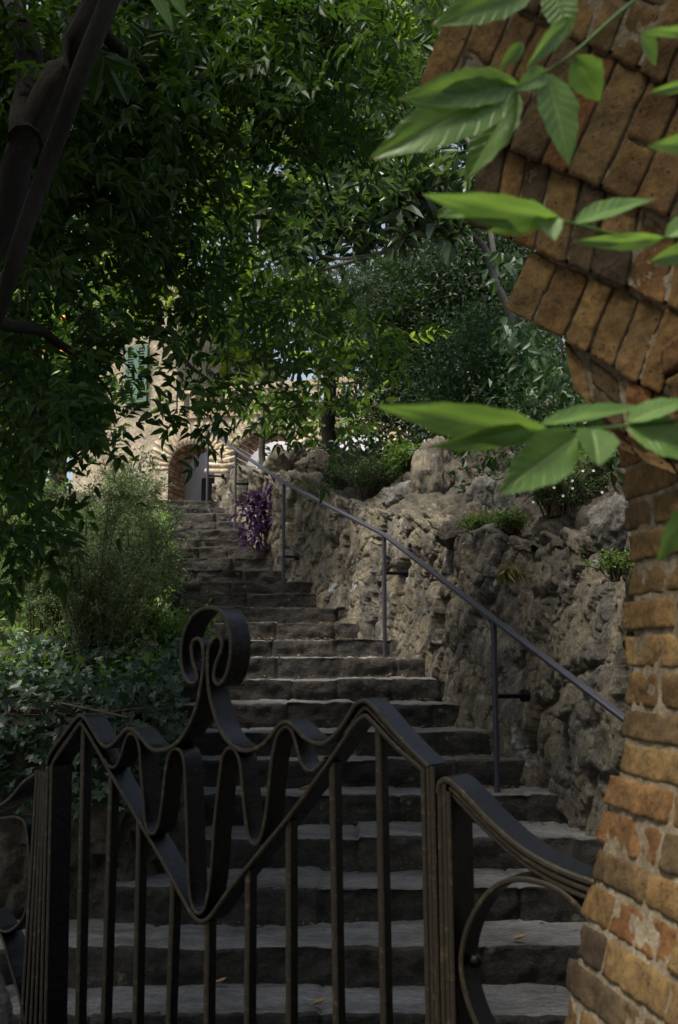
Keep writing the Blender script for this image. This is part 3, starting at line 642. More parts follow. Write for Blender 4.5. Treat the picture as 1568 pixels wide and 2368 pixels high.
m = MB(); m.add([HP(HS(378, 1000)[0]-.7, tz-.1, 1.35), HP(s_right, tz-.1, 1.35), HP(s_right, z_top-.1, 1.35), HP(HS(378, 1000)[0]-.7, z_top-.1, 1.35)], [(0, 1, 2, 3)]); part('porch_wall', m.mesh(), MT['white'], house)
sd = HS(494, 1150)[0]
m = MB(); m.box(HP(float(np.dot(hit(466, 1120, (HQ+HI*1.25)[:2], HT[:2])-HQ, HT)), tz, 1.25), HT*.9, HI*.09, np.array([0, 0, 1.15])); part('door', m.mesh(), MT['dark'], house)
for c, r, zsp, hh in ARC:
    V, F = [], []; nb = max(22, int(r*44))
    for k in range(nb):
        t0, t1 = math.pi*k/nb, math.pi*(k+.95)/nb
        pa = np.array([c+r*math.cos(t0), zsp+hh*math.sin(t0)]); pb = np.array([c+r*math.cos(t1), zsp+hh*math.sin(t1)]); out = nrm([math.cos((t0+t1)/2)/r, math.sin((t0+t1)/2)/hh])
        L = .42*rs.uniform(.88, 1.08); o = HP(pa[0], pa[1], -.01); a = HP(*pb, -.01)-o; b = HT*out[0]*L+np.array([0, 0, out[1]*L]); brick_box(V, F, o, a, b, HI*.05, rs.uniform(0, 50), (2, 4, 2), .006, .008)
    part('arch_ring', mesh_np('arch_ring', V, F, True), MT['voussoir'], house)
    V, F = [], []; prev = []
    pts = [np.array([c-r, tz-.2+(zsp-tz+.2)*k/14]) for k in range(14)]+[np.array([c-r*math.cos(math.pi*k/26), zsp+hh*math.sin(math.pi*k/26)]) for k in range(27)]+[np.array([c+r, zsp-(zsp-tz+.2)*(k+1)/14]) for k in range(14)]
    for p, q in zip(pts[:-1], pts[1:]):
        tn = nrm(q-p); nn = np.array([tn[1], -tn[0]]);
        if np.dot(nn, np.array([c, zsp-.3])-p) > 0: nn = -nn
        for kk, (i0, i1) in enumerate(((.03, .26), (.27, .5), (.51, .75))):
            brick_box(V, F, HP(*p, i0), (HT*(q-p)[0]+np.array([0, 0, (q-p)[1]]))*.86, HI*(i1-i0), HT*nn[0]*.06+np.array([0, 0, nn[1]*.06]), rs.uniform(0, 50), (2, 3, 2), .006, .008)
    part('arch_reveal', mesh_np('arch_reveal', V, F, True), MT['reveal'], house)
# parapet lattice
m = MB(); s = s_tow+.05
while s < s_right:
    m.box(HP(s, z_top, -.03), HT*.11, HI*.12, np.array([0, 0, .34])); s += .22
m.box(HP(s_tow, z_top+.342, -.05), HT*(s_right-s_tow), HI*.18, np.array([0, 0, .09])); m.box(HP(s_tow, z_top-.1, -.04), HT*(s_right-s_tow), HI*.038, np.array([0, 0, .098]))
part('parapet', m.mesh(), MT['voussoir'], house)
win = MB(); win.box(HP(wx0, wz0, -.02), HT*(wx1-wx0), HI*.018, np.array([0, 0, wz1-wz0]))
wo = part('window', win.mesh(), MT['dark'], house)
half = (wx1-wx0)/2
for k in (0, 1):
    m = MB(); o = wx0+k*half; ang = .12*(1 if k else -1)
    for a, b, c_, d_ in ((0, .05, 0, 1), (half-.05, .05, 0, 1), (.05, half-.1, 0, .04), (.05, half-.1, .46, .04), (.05, half-.1, .96, .04)):
        m.box(HP(o+a, wz0+c_*(wz1-wz0), -.085), HT*b, HI*.04, np.array([0, 0, d_*(wz1-wz0)]))
    nsl = 20
    for q in range(nsl):
        zz = wz0+(wz1-wz0)*(.05+.9*q/nsl)
        m.box(HP(o+.052, zz, -.08), HT*(half-.104), HI*.035+np.array([0, 0, .028]), np.array([0, 0, .008]))
    part('shutter', m.mesh(), MT['shutter'], house)
# ------------------------------------------------------------------ trees
def tree(name, label, cat, base, limbs, crown, leafmat, barkmat='bark', group=None):
    t = thing(name, label, cat, tuple(base), group)
    for k, (nm, pts, r0, r1) in enumerate(limbs):
        p = jitter_path(pts, 6, .06, k*3.1); m = MB(); m.tube(p, np.linspace(r0, r1, len(p)), 9); part(nm, m.mesh(), MT[barkmat], t)
    part('crown', crown, MT[leafmat], t); return t
def twigs(points, root, n, mat, r=.006):
    """many thin twigs reaching from random leaf points back towards inner points"""
# near canopy tree
blobs = [(230, 250, 5.2, 300, 330, 1.6), (560, 130, 5.6, 420, 210, 1.4), (300, 620, 5.6, 330, 260, 1.4), (620, 480, 6.4, 300, 240, 1.4), (80, 900, 4.6, 190, 260, 1.0), (420, 800, 6.2, 300, 150, 1.0), (720, 780, 6.6, 190, 150, .9), (860, 60, 6.6, 130, 160, .8), (110, 1090, 5.0, 150, 110, .5), (300, 880, 5.2, 170, 110, .6), (790, 850, 6.6, 100, 110, .6), (900, 720, 7, 70, 60, .4), (860, 330, 6.6, 110, 200, .8)]
def proj(p):
    f = (p[:, 1]*CT+(p[:, 2]-EYE)*ST); v = (-p[:, 1]*ST+(p[:, 2]-EYE)*CT)/f
    return 784+FD*p[:, 0]/f, 1184-FD*v, f
def prune(arrs, boxes):
    """thin out leaves of a crown where the real tree is sparse: boxes (x0, x1, y0, y1, share removed)"""
    x, y, f = proj(arrs[0]); keep = np.ones(len(x), bool); r = RNG.random(len(x))
    for x0, x1, y0, y1, q in boxes: keep &= ~((x > x0) & (x < x1) & (y > y0) & (y < y1) & (r < q) & (f > .3))
    return [a[keep] for a in arrs]
def world_blob(n, c, r):
    q = RNG.normal(size=(n, 3)); q /= np.linalg.norm(q, axis=1, keepdims=True); q *= RNG.random((n, 1))**.33
    return np.array(c)+q*np.array(r)
def comp_at(o, leaflet, L):
    n = len(o); return compound(o, rdir(n, 1, (0, -.15, -.3)), rdir(n, .55, (0, -.3, 1)), L*(.8+.4*RNG.random(n)), 4, leaflet)
HOLES = [(110, 430, 1035, 1330, .9), (-60, 130, 1255, 1500, .95), (240, 1010, 945, 1170, .95), (80, 178, 700, 875, .8), (270, 365, 785, 945, .8), (235, 480, 780, 935, .55), (480, 900, 850, 935, .6), (240, 420, 690, 790, .3)]
def comp_crown(n, blobs, leaflet, L, seed=0, face=.35):
    o = in_blobs(n, blobs); ax = rdir(n, 1, (0, -.15, -.3)); up = rdir(n, .55, (0, -face, 1))
    pos, d, u, l, w = compound(o, ax, up, L*(.8+.4*RNG.random(n)), 4, leaflet)
    return pos, d, u, l, w
DENSE = [(150, 120, 4.4, 260, 240, .9), (480, 60, 4.8, 300, 130, .8), (760, 70, 5.2, 190, 170, .7), (60, 480, 4.6, 150, 260, .8), (330, 330, 5, 130, 130, .6), (800, 300, 5.6, 110, 110, .5), (50, 830, 4.6, 110, 180, .7), (640, 330, 5.6, 70, 110, .5), (330, 540, 5.4, 90, 60, .4)]
c1 = comp_at(np.concatenate([np.repeat(in_blobs(300, blobs), 6, 0)+RNG.normal(size=(1800, 3))*.16, np.repeat(in_blobs(330, DENSE), 6, 0)+RNG.normal(size=(1980, 3))*.14]), .082, .25)
hang = [(650, 950, 6.6, 40, 35, .4), (560, 905, 6.4, 70, 40, .4), (470, 950, 5.6, 90, 50, .4), (260, 985, 4.8, 70, 30, .3), (800, 995, 7, 55, 40, .3), (930, 640, 7, 40, 30, .2), (870, 770, 7, 80, 30, .3), (60, 1215, 4.4, 80, 40, .2)]
c2 = comp_crown(90, hang, .085, .26)
c1 = prune(c1, HOLES+[(560, 1060, 370, 660, .72), (400, 560, 230, 520, .4)])
c3 = comp_at(np.concatenate([world_blob(1500, (-2.9, 1.2, 4.5), (3.1, 3.2, 1.0)), world_blob(850, (-1, -3.0, 3.2), (5, 2.2, 2.4)), world_blob(1700, (-3.2, .4, 6.6), (3.8, 3.8, 1.2))]), .16, .42)  # leaf masses added overhead and behind the camera, mostly unseen, to shade the scene
xx, yy, ff = proj(c3[0]); ok = ~((ff > 0) & (ff < 3.6) & (xx > -150) & (xx < 1720) & (yy > -150)); c3 = [a[ok] for a in c3]
# gap cut in the added leaves along the sun's path, to light the sprays
sl = np.array([math.sin(math.radians(234))*math.cos(math.radians(63)), math.cos(math.radians(234))*math.cos(math.radians(63)), math.sin(math.radians(63))])
for c0 in ((.05, 1.0, 1.75), (.3, 1.0, 1.75), (.2, 1.0, 2.0), (.45, 1.0, 1.95)):
    q = c3[0]-np.array(c0); t_ = q@sl; off = np.linalg.norm(q-t_[:, None]*sl, axis=1); ok = ~((t_ > .3) & (off < .12+.13*t_)); c3 = [a[ok] for a in c3]
cr = [np.concatenate(q) for q in zip(c1, c2, c3)]
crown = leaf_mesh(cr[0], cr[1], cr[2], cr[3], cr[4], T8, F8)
base = np.array([-2.6, 3.3, 0.])
limbs = [('trunk', [base, (-2.3, 3.2, 1.0), P(-60, 640, 3.3), P(60, 330, 3.3), P(215, 20, 3.4), P(300, -220, 3.5)], .06, .05),
         ('limb', [P(-40, 820, 3.0), P(20, 700, 3.0), P(70, 540, 3.0), P(130, 350, 3.05), P(200, 130, 3.1), P(270, -80, 3.2)], .022, .035),
         ('limb', [P(60, 330, 3.3), P(60, 150, 3.6), P(20, -60, 4)], .06, .045),
         ('branch', [P(215, 20, 3.4), P(330, 180, 4.2), P(430, 330, 5), P(520, 520, 5.8)], .028, .008),
         ('branch', [P(-60, 700, 3.3), P(90, 780, 4.2), P(210, 830, 4.8), P(330, 760, 5.4)], .03, .008),
         ('branch', [P(300, -220, 3.5), P(500, 60, 5), P(700, 300, 6.2), P(800, 560, 6.6)], .03, .008)]
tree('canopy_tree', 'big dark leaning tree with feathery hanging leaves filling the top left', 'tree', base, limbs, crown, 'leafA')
def ccl(n, k, blobs, leaflet, L):
    return comp_at(np.repeat(in_blobs(n, blobs), k, 0)+RNG.normal(size=(n*k, 3))*.24, leaflet, L)
# a second feathery tree further up, brighter
cr = ccl(130, 6, [(500, 300, 9.5, 110, 110, .6), (390, 640, 9, 170, 110, .6), (640, 640, 9.5, 130, 80, .5), (170, 620, 9, 150, 90, .6), (900, 110, 10, 90, 130, .6), (600, 470, 9.5, 130, 50, .5), (680, 850, 9.5, 200, 60, .4), (260, 200, 9, 130, 100, .6), (480, 110, 9.5, 120, 70, .5)], .13, .34)
cr = prune(cr, HOLES+[(560, 1060, 370, 660, .75)])
b2 = np.array([left_x(9.6)-1.5, 9.6, bed_z(9.6)])
limbs = [('trunk', [b2, b2+[.1, 0, 1.2], P(330, 700, 9.6), P(420, 420, 9.6), P(520, 150, 9.6)], .12, .05), ('branch', [P(420, 420, 9.6), P(600, 480, 9.6), P(720, 640, 9.5)], .04, .01), ('branch', [P(330, 700, 9.6), P(420, 830, 9.5), P(500, 900, 9.4)], .04, .01)]
tree('feather_leaf_tree', 'lighter green feathery tree behind the big dark leaning tree', 'tree', b2, limbs, leaf_mesh(cr[0], cr[1], cr[2], cr[3], cr[4], T8, F8), 'leafF')
# loquat with large leaves
def rosettes(n, per, blobs, L, r=.03):
    o = np.repeat(in_blobs(n, blobs), per, 0); d = rdir(len(o), .8, (0, -.25, -.05)); return o+d*r, d, rdir(len(o), .4, (0, -.3, 1)), L*(.7+.5*RNG.random(len(o)))
lb = [(640, 470, 9.6, 170, 90, .5), (900, 440, 9.2, 130, 90, .5), (700, 560, 9.6, 160, 70, .5), (1000, 420, 9.2, 110, 60, .4), (980, 540, 9.2, 110, 50, .4), (1000, 60, 9.8, 70, 140, .4), (820, 500, 9.4, 100, 60, .4)]
o, d, u, L = rosettes(190, 9, lb, .24)
b3 = P(1180, 960, 9.6); b3[2] -= .3
limbs = [('trunk', [b3, P(1190, 800, 9.5), P(1150, 640, 9.3), P(1090, 545, 9.2), P(960, 530, 9.2), P(870, 590, 9.2), P(740, 620, 9.3)], .045, .018),
         ('branch', [P(1090, 545, 9.2), P(1030, 500, 9.2), P(950, 420, 9.3), P(890, 370, 9.4)], .028, .01), ('branch', [P(960, 530, 9.2), P(880, 535, 9.2), P(800, 560, 9.3), P(700, 500, 9.5)], .025, .009),
         ('branch', [P(870, 590, 9.2), P(790, 600, 9.3), P(720, 590, 9.4), P(640, 610, 9.5)], .02, .008), ('branch', [P(1150, 640, 9.3), P(1110, 400, 9.6), P(1010, 150, 9.8), P(1000, -60, 9.9)], .03, .012)]
tree('loquat_tree', 'large-leaved bluish green tree with bare pale crooked branches right of centre', 'tree', b3, limbs, leaf_mesh(o, d, u, L, L*.3, T8, F8), 'leafL', 'barkpale')
# olive-like tree
pts = clump(260, 36, [(720, 720, 12.5, 130, 110, .8), (640, 660, 12.5, 100, 80, .8), (480, 380, 12, 80, 110, .8), (830, 660, 12.5, 90, 70, .7)], .16)
b4 = np.array([P(760, 1000, 12.5)[0], 12.6, 4.0])
tree('olive_tree', 'grey-green narrow-leaved tree behind the arcade roof left of the dark evergreen', 'tree', b4, [('trunk', [b4, P(760, 850, 12.6), P(720, 700, 12.5), P(620, 500, 12.4)], .1, .03)], leaf_mesh(pts, rdir(len(pts)), rdir(len(pts)), .085, .016), 'leafO')
# dark evergreen
pts = clump(640, 60, [(1010, 680, 13.5, 190, 120, 1.2), (930, 830, 13.5, 110, 110, 1), (1130, 640, 13.5, 140, 110, 1), (1090, 540, 14, 140, 60, 1), (1000, 930, 12.6, 150, 50, .6), (1250, 900, 12, 120, 80, .6)], .22)
b5 = np.array([P(1020, 1000, 13.5)[0], 13.6, 4.5])
tree('dark_evergreen_tree', 'almost black dense evergreen tree under the pale crooked branches', 'tree', b5, [('trunk', [b5, P(1020, 850, 13.6), P(1040, 640, 13.6), P(1060, 480, 13.6)], .16, .05)], leaf_mesh(pts, rdir(len(pts)), rdir(len(pts), .6, (0, -.4, 1)), .085, .04), 'leafD')
# laurel bush
pts = clump(240, 46, [(1080, 830, 10.2, 130, 100, .7), (1200, 860, 9.6, 130, 110, .7), (1290, 930, 9, 100, 80, .5), (1150, 760, 10, 90, 60, .5), (1050, 920, 10, 110, 50, .5)], .13)
b6 = np.array([P(1130, 1000, 10)[0], 10, 3.2])
tree('laurel_bush', 'rounded small-leaved green bush on the bank left of the brick arch', 'bush', b6, [('trunk', [b6, P(1140, 930, 10), P(1120, 820, 10)], .05, .02)], leaf_mesh(pts, rdir(len(pts)), rdir(len(pts), .6, (0, -.4, 1)), .055, .03), 'leafM')
cr = in_blobs(120, [(1240, 850, 8.4, 60, 70, .3), (1290, 880, 8.2, 40, 70, .3), (1190, 760, 8.6, 60, 50, .3), (1180, 620, 8.6, 60, 50, .3)])
b7 = np.array([P(1300, 1010, 8.4)[0], 8.4, 3.]); 
tree('vine_sapling', 'thin sapling with hanging pale-tinged leaves beside the brick arch', 'sapling', b7, [('trunk', [b7, P(1296, 900, 8.4), P(1290, 780, 8.4), P(1230, 650, 8.6)], .018, .008)], leaf_mesh(cr, rdir(len(cr), .5, (-.2, -.2, -1)), rdir(len(cr), .5, (0, -1, .4)), .13, .065, T8, F8), 'leafM')
# young tree by the arches
cr = comp_crown(80, [(640, 920, 13.2, 110, 60, .5), (740, 930, 13.0, 120, 50, .5), (830, 990, 12, 70, 45, .4), (560, 880, 13.2, 60, 30, .4)], .14, .4)
b8 = P(612, 1075, 13.2); 
tree('young_ash_tree', 'young slender tree growing from the boulders in front of the second arch', 'tree', b8, [('trunk', [b8-[0, 0, .2], P(606, 1010, 13.2), P(612, 960, 13.2), P(650, 880, 13.2), P(660, 780, 13.2)], .05, .025), ('branch', [P(606, 1010, 13.2), P(585, 980, 13.2), P(560, 915, 13.2)], .022, .01), ('branch', [P(690, 1035, 12.4), P(760, 1035, 12.2), P(840, 1000, 12)], .008, .006)], leaf_mesh(cr[0], cr[1], cr[2], cr[3], cr[4], T8, F8), 'leafB', 'barkpale')
# orange tree
pts = clump(170, 26, [(110, 720, 8.5, 120, 90, .6), (60, 850, 8.3, 90, 110, .6), (190, 950, 8.5, 70, 80, .5), (60, 1000, 8, 110, 80, .5), (230, 720, 8.7, 70, 70, .4)], .14)
b9 = np.array([P(80, 1250, 8.4)[0], 8.4, bed_z(8.4)])
ot = tree('orange_tree', 'citrus tree with a few ripe oranges showing at the left edge', 'tree', b9, [('trunk', [b9, P(90, 1100, 8.4), P(110, 900, 8.4), P(120, 720, 8.4)], .06, .025)], leaf_mesh(pts, rdir(len(pts)), rdir(len(pts), .6, (0, -.5, 1)), .09, .042, T8, F8), 'leafB')
for x, y in ((150, 737), (96, 816), (146, 815), (72, 1005)):
    m = MB(); c = P(x, y, 7.85); m.add(*ball(c, .032, (1, 1, .94)), True); part('orange', m.mesh(), MT['orange'], ot)
# background trees, each its own crown
far = [('leafy_tree', 'broad mid-green tree behind the house at upper left', 150, 300, 21, 330, 420, 'leafM'), ('leafy_tree', 'tall bright green tree rising behind the arcade at centre', 560, 330, 22, 300, 400, 'leafF'), ('leafy_tree', 'green tree behind the loquat at upper centre right', 900, 250, 20, 280, 330, 'leafD'), ('leafy_tree', 'dark green tree behind the brick arch on the bank', 1250, 480, 19, 300, 380, 'leafD'), ('leafy_tree', 'distant green tree showing beyond the left edge of the house', -40, 820, 22, 190, 300, 'leafF'), ('leafy_tree', 'low dark tree behind the arcade parapet', 960, 760, 24, 260, 150, 'leafD')]
for nm, lab, x, y, d, rx, ry, mt in far:
    pts = clump(215, 22, [(x, y, d, rx, ry, 2.0), (x+rx*.3, y-ry*.4, d, rx*.7, ry*.6, 1.5), (x-rx*.4, y+ry*.3, d, rx*.6, ry*.5, 1.5)], .42)
    b = P(x, y, d); b = np.array([b[0], d, 0]); tp = P(x, y-ry*.5, d)
    tree(nm, lab, 'tree', b, [('trunk', [b, (b[0]+.2, d, 2.5), P(x, y, d), tp], .28, .06)], leaf_mesh(pts, rdir(len(pts)), rdir(len(pts), .7, (0, -.4, 1)), .26, .13), mt, group='trees behind the house')
# ------------------------------------------------------------------ shrubs, ivy, plants
def shrub(name, label, base, nst, h, spread, nl, leaf, lmat, seed, T=T4, F=F4, lw=.5, stem_r=.006, lean=(0, 0), cat='shrub', group=None, low=.15, smat='twig'):
    rs_ = np.random.default_rng(seed); t = thing(name, label, cat, tuple(base), group); m = MB(); LP = []
    for k in range(nst):
        a = rs_.uniform(0, 2*math.pi); r = spread*math.sqrt(rs_.random()); hh = h*rs_.uniform(.55, 1.05); p = [np.array(base)+[r*.25*math.cos(a), r*.25*math.sin(a), -.03]]
        for q in (.35, .7, 1.): p.append(np.array(base)+[r*q*math.cos(a)+lean[0]*q*q+rs_.normal()*.03, r*q*math.sin(a)+lean[1]*q*q+rs_.normal()*.03, hh*q*(1-.12*q*(r/spread))])
        p = spline(p, 5); m.tube(p, np.linspace(stem_r, stem_r*.35, len(p)), 5, False); LP += [(p[j], p[j]-p[j-1]) for j in range(3, len(p))]
        for _ in range(4):
            j = rs_.integers(5, len(p)-1); e = p[j]+nrm(rs_.normal(size=3)+[0, 0, .9])*h*rs_.uniform(.1, .24); m.tube([p[j], (p[j]+e)/2+rs_.normal(size=3)*.012, e], [stem_r*.5, stem_r*.35, stem_r*.2], 4, False); LP += [(p[j]+(e-p[j])*q, e-p[j]) for q in (.3, .5, .7, .85, 1.)]
    part('stems', m.mesh(), MT[smat], t)
    Pp = np.array([q[0] for q in LP]); ix = rs_.choice(len(Pp), nl); ok = Pp[ix][:, 2] > base[2]+h*low; ix = ix[ok]
    pos = Pp[ix]+rs_.normal(size=(len(ix), 3))*leaf*.7
    part('foliage', leaf_mesh(pos, rdir(len(ix), .8, (0, 0, .4)), rdir(len(ix), .6, (0, -.3, 1)), leaf*(.6+.8*rs_.random(len(ix))), leaf*lw*(.7+.6*rs_.random(len(ix))), T, F), MT[lmat], t); return t
def bedp(x, d): return np.array([(x-784)/FD*d, d, bed_z(d)+.02])
shrub('wispy_shrub', 'tall wispy olive-green shrub with thin dark stems in front of the ivy', bedp(225, 6.0), 40, 1.12, .56, 19000, .024, 'leafW', 1, lw=.5, group=None)
shrub('wispy_shrub', 'grey-green wispy shrub leaning over the upper steps beside the tall one', bedp(285, 6.9), 34, 1.0, .42, 14000, .026, 'leafW', 2, lw=.5)
shrub('wispy_shrub', 'smaller wispy shrub with pale upright stems at the left of the bed', bedp(110, 6.8), 24, 1.05, .45, 11000, .026, 'leafW', 3, lw=.5)
shrub('green_bush', 'bright fresh-green leafy bush at the far left of the bed', bedp(20, 7.6), 30, 1.0, .75, 4200, .055, 'leafB', 4, lw=.6, low=.05)
shrub('green_bush', 'fine-leaved green bush spilling over the left edge of the stairs near the top', np.array([left_x(10.5)-.45, 10.5, bed_z(10.5)]), 34, 1.0, .5, 6000, .03, 'leafW', 5, lw=.55, low=.05)
shrub('yellow_bush', 'yellowing bush above the bright green one at the left edge', bedp(15, 9.0), 24, 1.0, .5, 2600, .05, 'leafY', 6, lw=.6)
shrub('small_leaf_shrub', 'sparse small-leaved shrub in front of the pale house wall left of the first arch', np.array([P(300, 1170, 13)[0], 13, 3.3]), 20, .95, .5, 1300, .045, 'leafM', 7, lw=.6)
shrub('edge_plant', 'low fresh green plants edging the left side of the middle steps', np.array([left_x(6.4)-.05, 6.4, bed_z(6.4)-.1]), 30, .5, .3, 3200, .035, 'leafB', 8, lw=.6, low=.03)
shrub('edge_plant', 'grey-green trailing plant edging the left side of the upper steps', np.array([left_x(8.2)-.22, 8.2, bed_z(8.2)-.1]), 30, .6, .35, 3000, .032, 'leafW', 9, lw=.6, low=.03)
def scatter_bed(n, x0, x1, d0, d1, dz):
    o = []
    for _ in range(n):
        d = RNG.uniform(d0, d1); x = RNG.uniform(x0, x1); xx = min((x-784)/FD*d, left_x(d)+.05); o.append((xx, d+RNG.normal()*.05, bed_z(max(d, 5))+dz*RNG.random()**1.3))
    return np.array(o)
iv = thing('ivy', 'dark glossy ivy spreading over the garden bed wall behind the gate', 'ivy', tuple(bedp(200, 5.2)))
o = np.concatenate([scatter_bed(1700, -80, 430, 4.95, 6.2, .26), scatter_bed(620, -100, 430, 4.9, 5.1, .1)-[0, .1, .34]*RNG.random((620, 1))**1.3])
part('foliage', leaf_mesh(o, rdir(len(o), .6, (.1, -.6, -.5)), rdir(len(o), .45, (0, -.5, .9)), (.03+.055*RNG.random(len(o))**2), (.035+.055*RNG.random(len(o))**2), IV, FI), MT['ivy'], iv)
m = MB()
mainr = spline([np.array([(x-784)/FD*5.25, 5.25+.15*math.sin(x*.02), bed_z(5.25)+.03]) for x in range(-80, 431, 85)], 8); m.tube(mainr, .007, 6)
for k in range(22):
    a = mainr[int(RNG.integers(2, len(mainr)-2))]; p = [a, a+RNG.normal(size=3)*[.15, .1, .03]+[0, 0, .05], a+RNG.normal(size=3)*[.3, .2, .05]+[0, 0, .04]]; m.tube(spline(p, 4), .005, 5, False)
part('stems', m.mesh(), MT['twig'], iv)
gc = scatter_bed(5200, -200, 400, 5.4, 12.5, .22)
tag(obj('ground_cover', leaf_mesh(gc, rdir(len(gc), .7, (0, -.2, .6)), rdir(len(gc), .5, (0, -.4, 1)), .05+.04*RNG.random(len(gc)), .035), MT['leafB']), kind='stuff')
hc = []
for _ in range(26000):
    q = bank(RNG.uniform(.1, 1), RNG.uniform(.1, .5)**1.0 if RNG.random() < .9 else RNG.uniform(.04, .1)); hc.append(q+[RNG.normal()*.05, RNG.normal()*.05, .3*RNG.random()**1.5*(1 if RNG.random() < .7 else 1.6)])
hc = np.array(hc)
tag(obj('hillside_undergrowth', leaf_mesh(hc, rdir(len(hc), .7, (-.2, -.4, .5)), rdir(len(hc), .5, (-.2, -.6, 1)), .07+.06*RNG.random(len(hc)), .05), MT['leafD']), kind='stuff')
def wallp(x, y, off=0.):
    ds = np.linspace(3, 14.2, 400); k = np.argmin([abs(784+FD*wall_x(d)/d-x) for d in ds]); p = P(x, y, ds[k]+off); return p
pp = thing('purple_plant', 'purple trailing plant hanging on the wall beside the third rail post', 'plant', tuple(P(610, 1210, 11.2)))
cc = clump(46, 7, [(605, 1180, 11.0, 45, 70, .12), (650, 1150, 11.0, 60, 30, .12), (590, 1245, 10.9, 28, 25, .1), (640, 1210, 10.9, 30, 40, .1)], .05)
part('foliage', leaf_mesh(cc, rdir(len(cc), .7, (-.1, -.4, -.2)), rdir(len(cc), .6, (0, -.6, .8)), .12, .036, T8, F8), MT['purple'], pp)
m = MB()
for k in range(14):
    a = P(RNG.uniform(600, 660), RNG.uniform(1110, 1160), 11.05); e = P(RNG.uniform(555, 660), RNG.uniform(1170, 1260), 10.9); m.tube(spline([a, (a+e)/2+[0, -.06, .05], e], 4), .006, 5, False)
part('stems', m.mesh(), MT['purple'], pp)
shrub('wall_shrub', 'low cushiony green shrub growing on the wall top beside the rail', P(845, 1140, 9.7), 40, .36, .42, 4200, .03, 'leafW', 10, lw=.5, low=.02)
shrub('wall_shrub', 'small bright glossy plant left of the tall upright boulder', P(935, 1085, 9.2), 22, .26, .2, 900, .05, 'leafB', 11, lw=.4, low=.02)
shrub('wall_shrub', 'greyish cushion plant hanging over the rail below the purple plant', P(745, 1165, 10.3), 26, .22, .22, 1500, .026, 'leafW', 12, lw=.5, low=0)
fl = shrub('flowering_shrub', 'bushy green shrub with small white flowers on the wall top by the brick pier', P(1290, 1185, 6.4), 46, .42, .36, 5200, .026, 'leafW', 13, lw=.5, low=.02)
for k in range(10):
    c = P(RNG.uniform(1215, 1400), RNG.uniform(1075, 1170), 6.15+RNG.uniform(-.1, .1)); m = MB()
    for q in range(5):
        a = 2*math.pi*q/5; e = c+.010*np.array([math.cos(a), -.3, math.sin(a)]); s_ = .005*np.array([-math.sin(a), 0, math.cos(a)]); m.add([c, c+(e-c)*.6+s_, e, c+(e-c)*.6-s_], [(0, 1, 2, 3)])
    part('flower', m.mesh(), MT['flower'], fl)
shrub('flowering_shrub', 'leafy green clump with yellowing sprigs behind the flowering shrub', P(1370, 1140, 6.6), 30, .36, .28, 2600, .035, 'leafB', 14, lw=.5, low=.02)
shrub('wall_shrub', 'small green weeds rooted beside the flat stone on the wall edge', P(1185, 1225, 6.7), 22, .13, .16, 1100, .024, 'leafB', 15, lw=.5, low=0)
shrub('wall_shrub', 'short green tuft behind the dark angular rock', P(1105, 1232, 7.3), 20, .14, .14, 800, .024, 'leafB', 16, lw=.5, low=0)
shrub('wall_shrub', 'dark leafy plant at the top of the bank behind the tall boulder', P(1160, 1080, 9.3), 40, .55, .5, 3600, .04, 'leafM', 17, lw=.5, low=0)
shrub('wall_shrub', 'dark undergrowth bush on the bank above the flowering shrub', P(1360, 1075, 8.0), 40, .6, .6, 3600, .045, 'leafM', 18, lw=.5, low=0)
shrub('wall_shrub', 'small hanging weed on the rock face beside the brick pier', P(1420, 1330, 4.95), 16, .12, .12, 500, .022, 'leafB', 19, lw=.6, low=0)
gt = thing('grass_tuft', 'dry pale grass tuft hanging from the middle of the rock face', 'grass tuft', tuple(wallp(1180, 1325)))
n = 70; o = np.repeat(wallp(1178, 1312, -.12)[None], n, 0)+RNG.normal(size=(n, 3))*[.03, .02, .012]
part('blades', leaf_mesh(o, rdir(n, .5, (-.1, -.6, -1.)), rdir(n, .5, (0, -1, .2)), .12, .006), MT['leafY'], gt)
# ------------------------------------------------------------------ foreground sprays
def big_leaf(mb, b, t, w, d0, d1, roll=0., fold=.18, curl=.08, seed=0):
    """one leaflet from base to tip (seen along b and t at depths d0, d1), real width w px at that depth"""
    A_, B_ = P(*b, d0), P(*t, d1); ax = B_-A_; L = np.linalg.norm(ax); ax /= L; W = w/FD*d0/2
    side = nrm(np.cross(ax, [0, -1, 0])); nn = np.cross(side, ax); c, s = math.cos(roll), math.sin(roll); side, nn = side*c+nn*s, nn*c-side*s
    nu, nv = 56, 5; vs = []; fs = []
    for i in range(nu+1):
        u = i/nu; pr = (math.sin(math.pi*min(1, u**.82))**.85)*(1-.25*u) if 0 < u < 1 else 0
        pr *= 1+.04*math.sin(u*30+seed)+.035*((u*14+seed) % 1)+.07*noise.noise(Vector((u*6+seed, seed, 0)))
        for j in range(-nv, nv+1):
            v = j/nv; z = abs(v)*fold*W*2*pr-curl*L*u*u+.02*L*noise.noise(Vector((u*3+seed, v*1.5, seed)))+.006*math.sin((u*9-abs(v)*1.6)*6.28)*W*6*abs(v)*.25
            vs.append(A_+ax*L*u+side*W*v*pr*1.18+nn*z)
    k = 2*nv+1
    for i in range(nu):
        for j in range(k-1): fs.append((i*k+j, (i+1)*k+j, (i+1)*k+j+1, i*k+j+1))
    mb.add(vs, fs, True)
